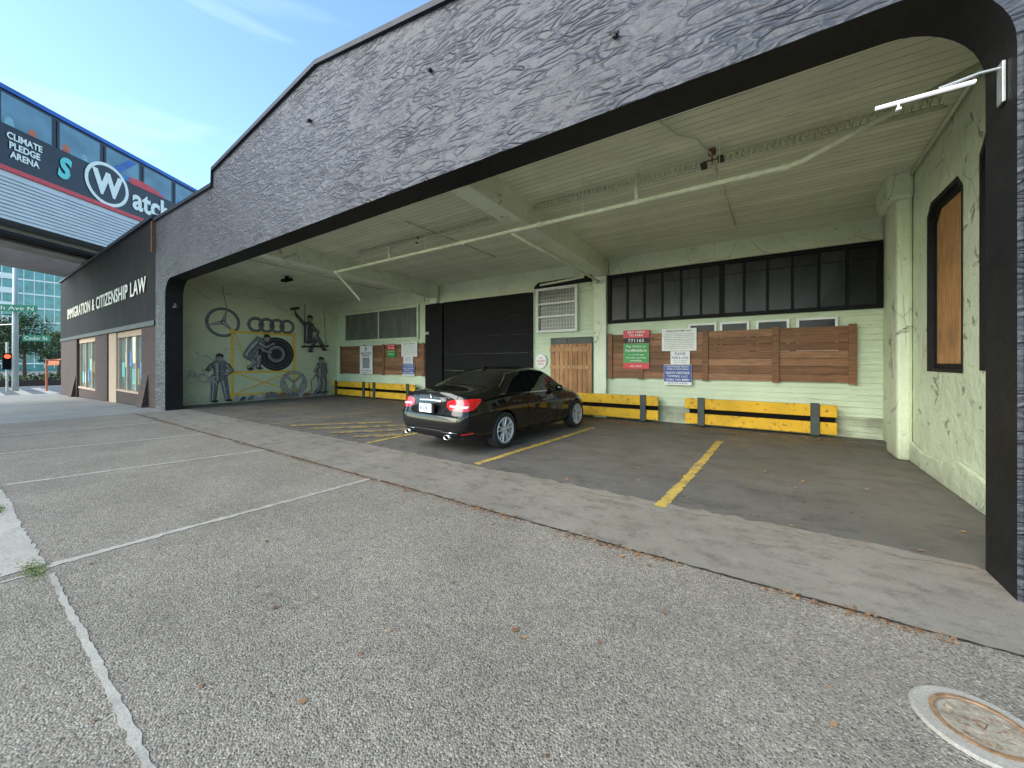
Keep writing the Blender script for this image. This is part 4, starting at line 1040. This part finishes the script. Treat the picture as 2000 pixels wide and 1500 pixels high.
text('lettering','IMMIGRATION & CITIZENSHIP LAW',.7,TM(-25.6,FY-.035,4.25),M['cream'],L,fitw=15.3,fith=.56,ext=.006,off=.008,sp=1.12)
b=MB(); b.box(-17.06,-16.98,3.80,3.899,5.2,6.2); b.obj('rust_strip',M['rust'],L)

# ---------------------------------------------------------------- monorail
RT=Vector((.827,.562,0)); AN=math.atan2(.827,-.562)
org=(-20*RT.x,-20*RT.y,0)
tr=thing('monorail_train','black and blue monorail train with white ribbed skirt on elevated track','train',org,AN)
navy=pmat('train_black_wrap',(.010,.012,.026),.35,.4,.8,0,coat=.2,spec=.3)
blue=pmat('train_blue_roof',(.02,.10,.38),.35,.3,1,0)
rib=pmat('white_skirt',(.52,.53,.59),.45,.08,1,0)
s0,s1=4,46
def P(b,prof,m=0): b.prism(prof,lambda u,v,d:(d,u,v),s0,s1,m)
b=MB(); P(b,[(0,9.3),(0,12.25),(.15,12.5),(.5,12.62),(2.6,12.62),(3.1,12.25),(3.1,9.3)]); b.obj('body',navy,tr,local=True)
b=MB(); P(b,[(-.02,12.30),(.12,12.56),(.5,12.70),(2.6,12.70),(2.6,12.63),(.5,12.63),(.14,12.51),(.0,12.30)]); b.obj('roof',blue,tr,local=True)
b=MB(); b.box(s0,s1,-.05,3.14,9.12,9.30); b.obj('red_stripe',M['red'],tr,local=True)
b=MB(); z=7.2
b.box(s0,s1,.04,.9,7.2,9.118); b.box(s0,s1,2.2,3.0,7.2,9.118)
while z<9.0: b.box(s0,s1,-.03,.038,z,z+.10); z+=.15
b.obj('skirt',rib,tr,local=True)
wgl=m_glass('train_window',(.09,.19,.26),.03)
cols=[pmat('seat_orange',(.5,.10,.04),.4,.2,3,0),pmat('seat_blue',(.03,.16,.5),.4,.2,3,0),pmat('seat_pale',(.20,.36,.44),.4,.2,3,0)]
s=5.2; wi=0
while s<44:
    b=MB(); b.prism([(s,10.95),(s+1.72,10.95),(s+1.72,12.15),(s,12.15)],lambda u,v,d:(u,d,v),-.012,-.003); w_=b.obj('window',wgl,tr,local=True)
    for (a,c,zz) in ((.15,.48,.28),(.9,1.2,.22)):
        b=MB(); b.prism([(s+a,10.96),(s+c,10.96),(s+c-.05,10.96+zz),(s+(a+c)/2,11.02+zz),(s+a+.05,10.96+zz)],lambda u,v,d:(u,d,v),-.016,-.0125); b.obj('seat',random.choice(cols),w_,local=True)
    if wi%3==1:
        b=MB(); b.prism([(s,10.96),(s+.5,10.96),(s+1.61,12.1),(s+1.2,12.1)],lambda u,v,d:(u,d,v),-.0175,-.0165); b.obj('blue_graphic',blue,w_,local=True)
    b=MB(); b.box(s-.04,s+.06,-.022,-.0125,10.95,12.15)
    b.obj('window_post',navy,w_,local=True); s+=1.95; wi+=1
LM=lambda s,z:Matrix.Translation((s,-.03,z))@Matrix.Rotation(rad(90),4,'X')
b=MB(); b.prism([(20.1,10.9),(22.2,10.93),(21.6,11.18),(20.7,11.3),(20.0,11.2)],lambda u,v,d:(u,d,v),-.024,-.018); b.obj('red_graphic',M['red'],tr,local=True)
text('lettering','CLIMATE\nPLEDGE\nARENA',.4,LM(15.75,10.2),M['white'],tr,fitw=1.15,fith=1.0,ext=.004,off=.012,local=True,align='CENTER')
text('lettering','S',.4,LM(17.15,10.2),pmat('teal_emblem',(.10,.55,.55),.4,.1,3,0),tr,fitw=.55,fith=1.0,ext=.004,off=.02,local=True,shear=.2)
b=MB(); b.lathe([(1.03,-.03),(.88,-.03)],lambda x,y,a:(18.97+x,a,10.3+y),48); b.lathe([(0,-.025),(.88,-.025)],lambda x,y,a:(18.97+x,a,10.3+y),48,1)
b.obj('round_emblem',[M['white'],navy],tr,local=True)
text('lettering','W',.4,Matrix.Translation((18.97,-.04,10.3))@Matrix.Rotation(rad(90),4,'X'),M['white'],tr,fitw=1.45,fith=1.15,ext=.004,off=.02,local=True)
text('lettering','atch',.4,LM(21.3,10.2),M['white'],tr,fitw=2.2,fith=1.15,ext=.004,off=.012,local=True)
conc=m_concrete('guideway_concrete',(.30,.29,.28),.35,(.16,.15,.15))
gw=thing('monorail_guideway','grey concrete elevated monorail beam with crossbeams','elevated track',org,AN)
b=MB(); b.box(-30,80,.95,2.15,6.55,8.3); b.box(-30,80,5.2,6.4,6.55,8.3); b.obj('track_beam',conc,gw,local=True)
b=MB(); b.box(-30,80,-.05,.02,6.62,6.75); b.box(-30,80,.02,.94,6.66,6.70); b.obj('cable_tray',M['lbl'],gw,local=True)
for s in (12.8,-12,62):
    b=MB(); b.prism([(-.3,6.0),(.6,5.7),(6.8,5.7),(7.6,6.0),(7.6,6.54),(-.3,6.54)],lambda u,v,d:(d,u,v),s,s+1.2); b.obj('crossbeam',conc,gw,local=True,bevel=.03)
    b=MB(); b.box(s+.15,s+1.05,3.2,4.2,-.6,5.69); b.obj('column',conc,gw,local=True,bevel=.05)

# ---------------------------------------------------------------- distant street corner
tealg=m_glass('teal_curtain_glass',(.05,.26,.26),.08)
of=thing('office_building','glass office block with white floor bands beyond the street','building',(-160,4,-.5))
b=MB(); b.box(-170,-150.5,-20,20,-.6,34); b.obj('glass_wall',tealg,of)
b=MB(); z=1
while z<33: b.box(-170.2,-150.2,-20.2,9.5,z,z+1.3); b.box(-170.2,-150.35,9.5,20.2,z,z+.35); z+=3.4
b.obj('floor_band',M['white'],of)
b=MB(); y=-20
while y<20: b.box(-150.45,-150.3,y,y+.15,0,33.8); y+=1.6
b.obj('mullions',M['offw'],of)
def m_leaf(n,c0,c1,c2):
    m,nt,bb,co_=base(n); r=nd(nt,'ShaderNodeNewGeometry').outputs['Random Per Island']
    setc(nt,bb,ramp(nt,r,[(0,c0),(.5,c1),(1,c2)])); bb.inputs['Roughness'].default_value=.6; return m
foli=m_leaf('tree_foliage',(.018,.04,.012),(.04,.085,.022),(.09,.15,.04))
bark=pmat('tree_bark',(.10,.075,.05),.9,.3,10,.5,20)
def tree_mesh(hh,r,seed):
    rn=random.Random(seed); t=MB()
    t.tube([(0,0,0),(.05,.03,hh*.35),(.0,.08,hh*.7)],[.16,.12,.05],8)
    cl=[]
    for i in range(7):
        a=rn.uniform(0,6.28); z=hh*rn.uniform(.35,.65); e_=(r*.7*math.cos(a),r*.7*math.sin(a),z+hh*.2)
        t.tube([(0,0,z*.8),(e_[0]*.5,e_[1]*.5,z),e_],[.06,.04,.015],6)
    c=MB()
    for i in range(26):
        a=rn.uniform(0,6.28); rr=r*rn.uniform(.1,.85); z=hh*rn.uniform(.42,.93); k=1-abs(z/hh-.62)*1.1
        cl.append((rr*k*math.cos(a),rr*k*math.sin(a),z,r*rn.uniform(.2,.38)))
    for (x,y,z,q) in cl:
        for i in range(150):
            d=Vector((rn.gauss(0,1),rn.gauss(0,1),rn.gauss(0,.8))).normalized()*q*rn.uniform(.5,1.1)
            p=Vector((x,y,z))+d; u=Vector((rn.uniform(-1,1),rn.uniform(-1,1),rn.uniform(-1,1))).normalized(); v=u.orthogonal().normalized(); sz=rn.uniform(.06,.13)
            c.add([p-u*sz,p-v*sz*.6,p+u*sz,p+v*sz*.6],[(0,1,2,3)])
    return t.mesh('trunk',[bark],True),c.mesh('crown',[foli])
tms=[tree_mesh(6.5,2.4,1),tree_mesh(5.5,2.2,2)]
for i,(x,y,k,sc) in enumerate(((-68,3.0,0,1.05),(-66,7.0,1,1.0),(-72,10.5,0,1.0),(-64,0.0,1,1.1),(-78,5.5,0,1.3),(-76,-2,0,1.2),(-62,10.8,1,.7))):
    e=thing('street_tree','leafy green street tree beyond the crossing','tree',(x,y,-.58),rz=i*1.3,group='trees beyond the crossing')
    e.scale=(sc,sc,sc)
    for n_,mm in zip(('trunk','crown'),tms[k]):
        o=D.objects.new(n_,mm); COL.objects.link(o); o.parent=e
b=MB()
for i in range(5000):
    x=-58+random.gauss(0,.9); y=random.uniform(-1,12); z=-.5+random.uniform(0,1.1)*(1-min(1,abs(x+58)/2.5))
    u=Vector((random.uniform(-1,1),random.uniform(-1,1),random.uniform(-1,1))).normalized(); v=u.orthogonal(); p=Vector((x,y,z)); b.add([p-u*.09,p-v*.06,p+u*.09,p+v*.06],[(0,1,2,3)])
o=b.obj('hedge',foli); tag(o,'low green hedge beyond the crossing','hedge')
b=MB(); b.box(-54.5,-54.2,-3,12,-.6,-.05); tag(b.obj('planter_wall',M['brick']),'low brick planter wall beyond the crossing','wall')
px,py=-45.7,2.8
e=thing('street_sign','grey street pole with green street name signs','street sign',(px,py,-.57))
b=MB(); b.tube([(px,py,-.57),(px,py,9.3)],[.17,.12],14); b.obj('pole',pmat('grey_pole',(.42,.47,.47),.5,.1),e,smooth=True)
M['gsd']=pmat('street_sign_green',(.01,.20,.11),.4,.1,3,0)
def ss(t,cx,cy,z,w,h):
    q=Matrix.Translation((cx,cy,z))@Matrix.Rotation(rad(60),4,'Z')
    bb=MB(); bb.box(-w/2,w/2,0,.03,-h/2,h/2); o=bb.mesh('sign_blade',[M['gsd']]); o.transform(q); oo=mkobj('sign_blade',o,e)
    text('lettering',t,.3,q@Matrix.Translation((0,-.012,0))@Matrix.Rotation(rad(90),4,'X'),M['white'],oo,fitw=w*.85,fith=h*.55,ext=.004)
ss('5th Ave N',px+.30,py-.10,5.45,2.4,.5); ss('Cedar St',px+.8,py+.9,3.3,1.4,.45)
b=MB(); b.tube([(px-1.6,py-1.2,4.2),(px,py,4.3)],.04,8); b.obj('arm',M['steel'],e)
tx,ty=-46.0,2.45
tl=thing('traffic_light','dark traffic signal showing red at the crossing','traffic light',(tx,ty,-.57))
b=MB(); b.tube([(tx,ty,-.57),(tx,ty,3)],.06,10); b.obj('pole',M['steel'],tl)
b=MB(); b.box(tx-.1,tx+.3,ty-.22,ty+.22,1.0,2.2); b.obj('signal_head',M['dark'],tl,bevel=.03)
b=MB(); b.lathe([(0,0),(.15,0)],lambda x,y,a:(tx+.312,ty+x,1.95+y),20); b.obj('red_lamp',pmat('lit_red_lamp',(.6,.02,.01),.4,.05,3,0,emit=(1,.08,.03),es=3),tl)
org_=pmat('orange_frame',(.50,.13,.05),.5,.15,5,0)
e=thing('orange_sign_frame','orange metal sign frame standing on far pavement','sign frame',(-44,4.2,-.57))
q=Matrix.Translation((-44.0,4.1,-.57))@Matrix.Rotation(rad(34),4,'Z')
bb=MB(); bb.tube([(0,0,0),(0,0,2.3),(1.1,0,2.3)],.06,8); bb.tube([(0,0,1.9),(.9,0,1.9)],.04,8); bb.box(.15,.95,-.02,.02,1.95,2.22)
mm=bb.mesh('frame',[org_]); mm.transform(q); mkobj('frame',mm,e)

# ---------------------------------------------------------------- leaves & weeds
lm=m_leaf('fallen_leaf',(.16,.07,.03),(.30,.155,.07),(.42,.26,.13))
b=MB()
def lf(x,y,z,s):
    a=random.uniform(0,6.28); u=Vector((math.cos(a),math.sin(a),random.uniform(-.25,.25)))*s; v=Vector((-math.sin(a),math.cos(a),random.uniform(-.3,.3)))*s*.6; p=Vector((x,y,z+gz(x)+s*.25))
    b.add([p-u,p-u*.2-v,p+u*.6-v*.6,p+u*1.1,p+u*.5+v*.7,p-u*.3+v],[(0,1,2,3),(0,3,4,5)])
for i in range(6500):
    x=random.uniform(-15.5,1.8); 
    if noise.noise((x*1.4,0,0))*1.5+random.random()*.8<.22: continue
    lf(x,3.165+random.gauss(0,.028)-abs(random.gauss(0,.02)),.003,random.uniform(.004,.011) if random.random()<.9 else random.uniform(.011,.022))
for i in range(110): lf(random.uniform(-12,1.5),random.uniform(.3,3.1),.004,random.uniform(.008,.026))
for i in range(380): lf(random.uniform(-16.5,1.5),random.uniform(4.4,10),.006,random.uniform(.012,.032))
for i in range(340): lf(random.uniform(-6,1.5),9.9-abs(random.gauss(0,.35)),.006,random.uniform(.015,.035))
o=b.obj('fallen_leaves',lm); o['kind']='stuff'; o['label']='scattered dry brown leaves on pavement and floor'; o['category']='leaves'
b=MB()
for (cx_,cy_,n_) in ((-4.55,.36,500),(-6.7,.28,900)):
    for i in range(n_):
        x=cx_+random.gauss(0,.11); y=cy_+random.gauss(0,.03); h=random.uniform(.004,.014); a=random.uniform(0,6.28)
        b.add([(x,y,.004),(x+.010*math.cos(a),y+.010*math.sin(a),.004),(x+random.gauss(0,.012),y+random.gauss(0,.012),h)],[(0,1,2)])
o=b.obj('grass_tuft',m_leaf('weed_green',(.08,.12,.03),(.16,.22,.05),(.3,.32,.1))); o['kind']='stuff'; o['label']='small weeds growing in the pavement joints'; o['category']='weeds'
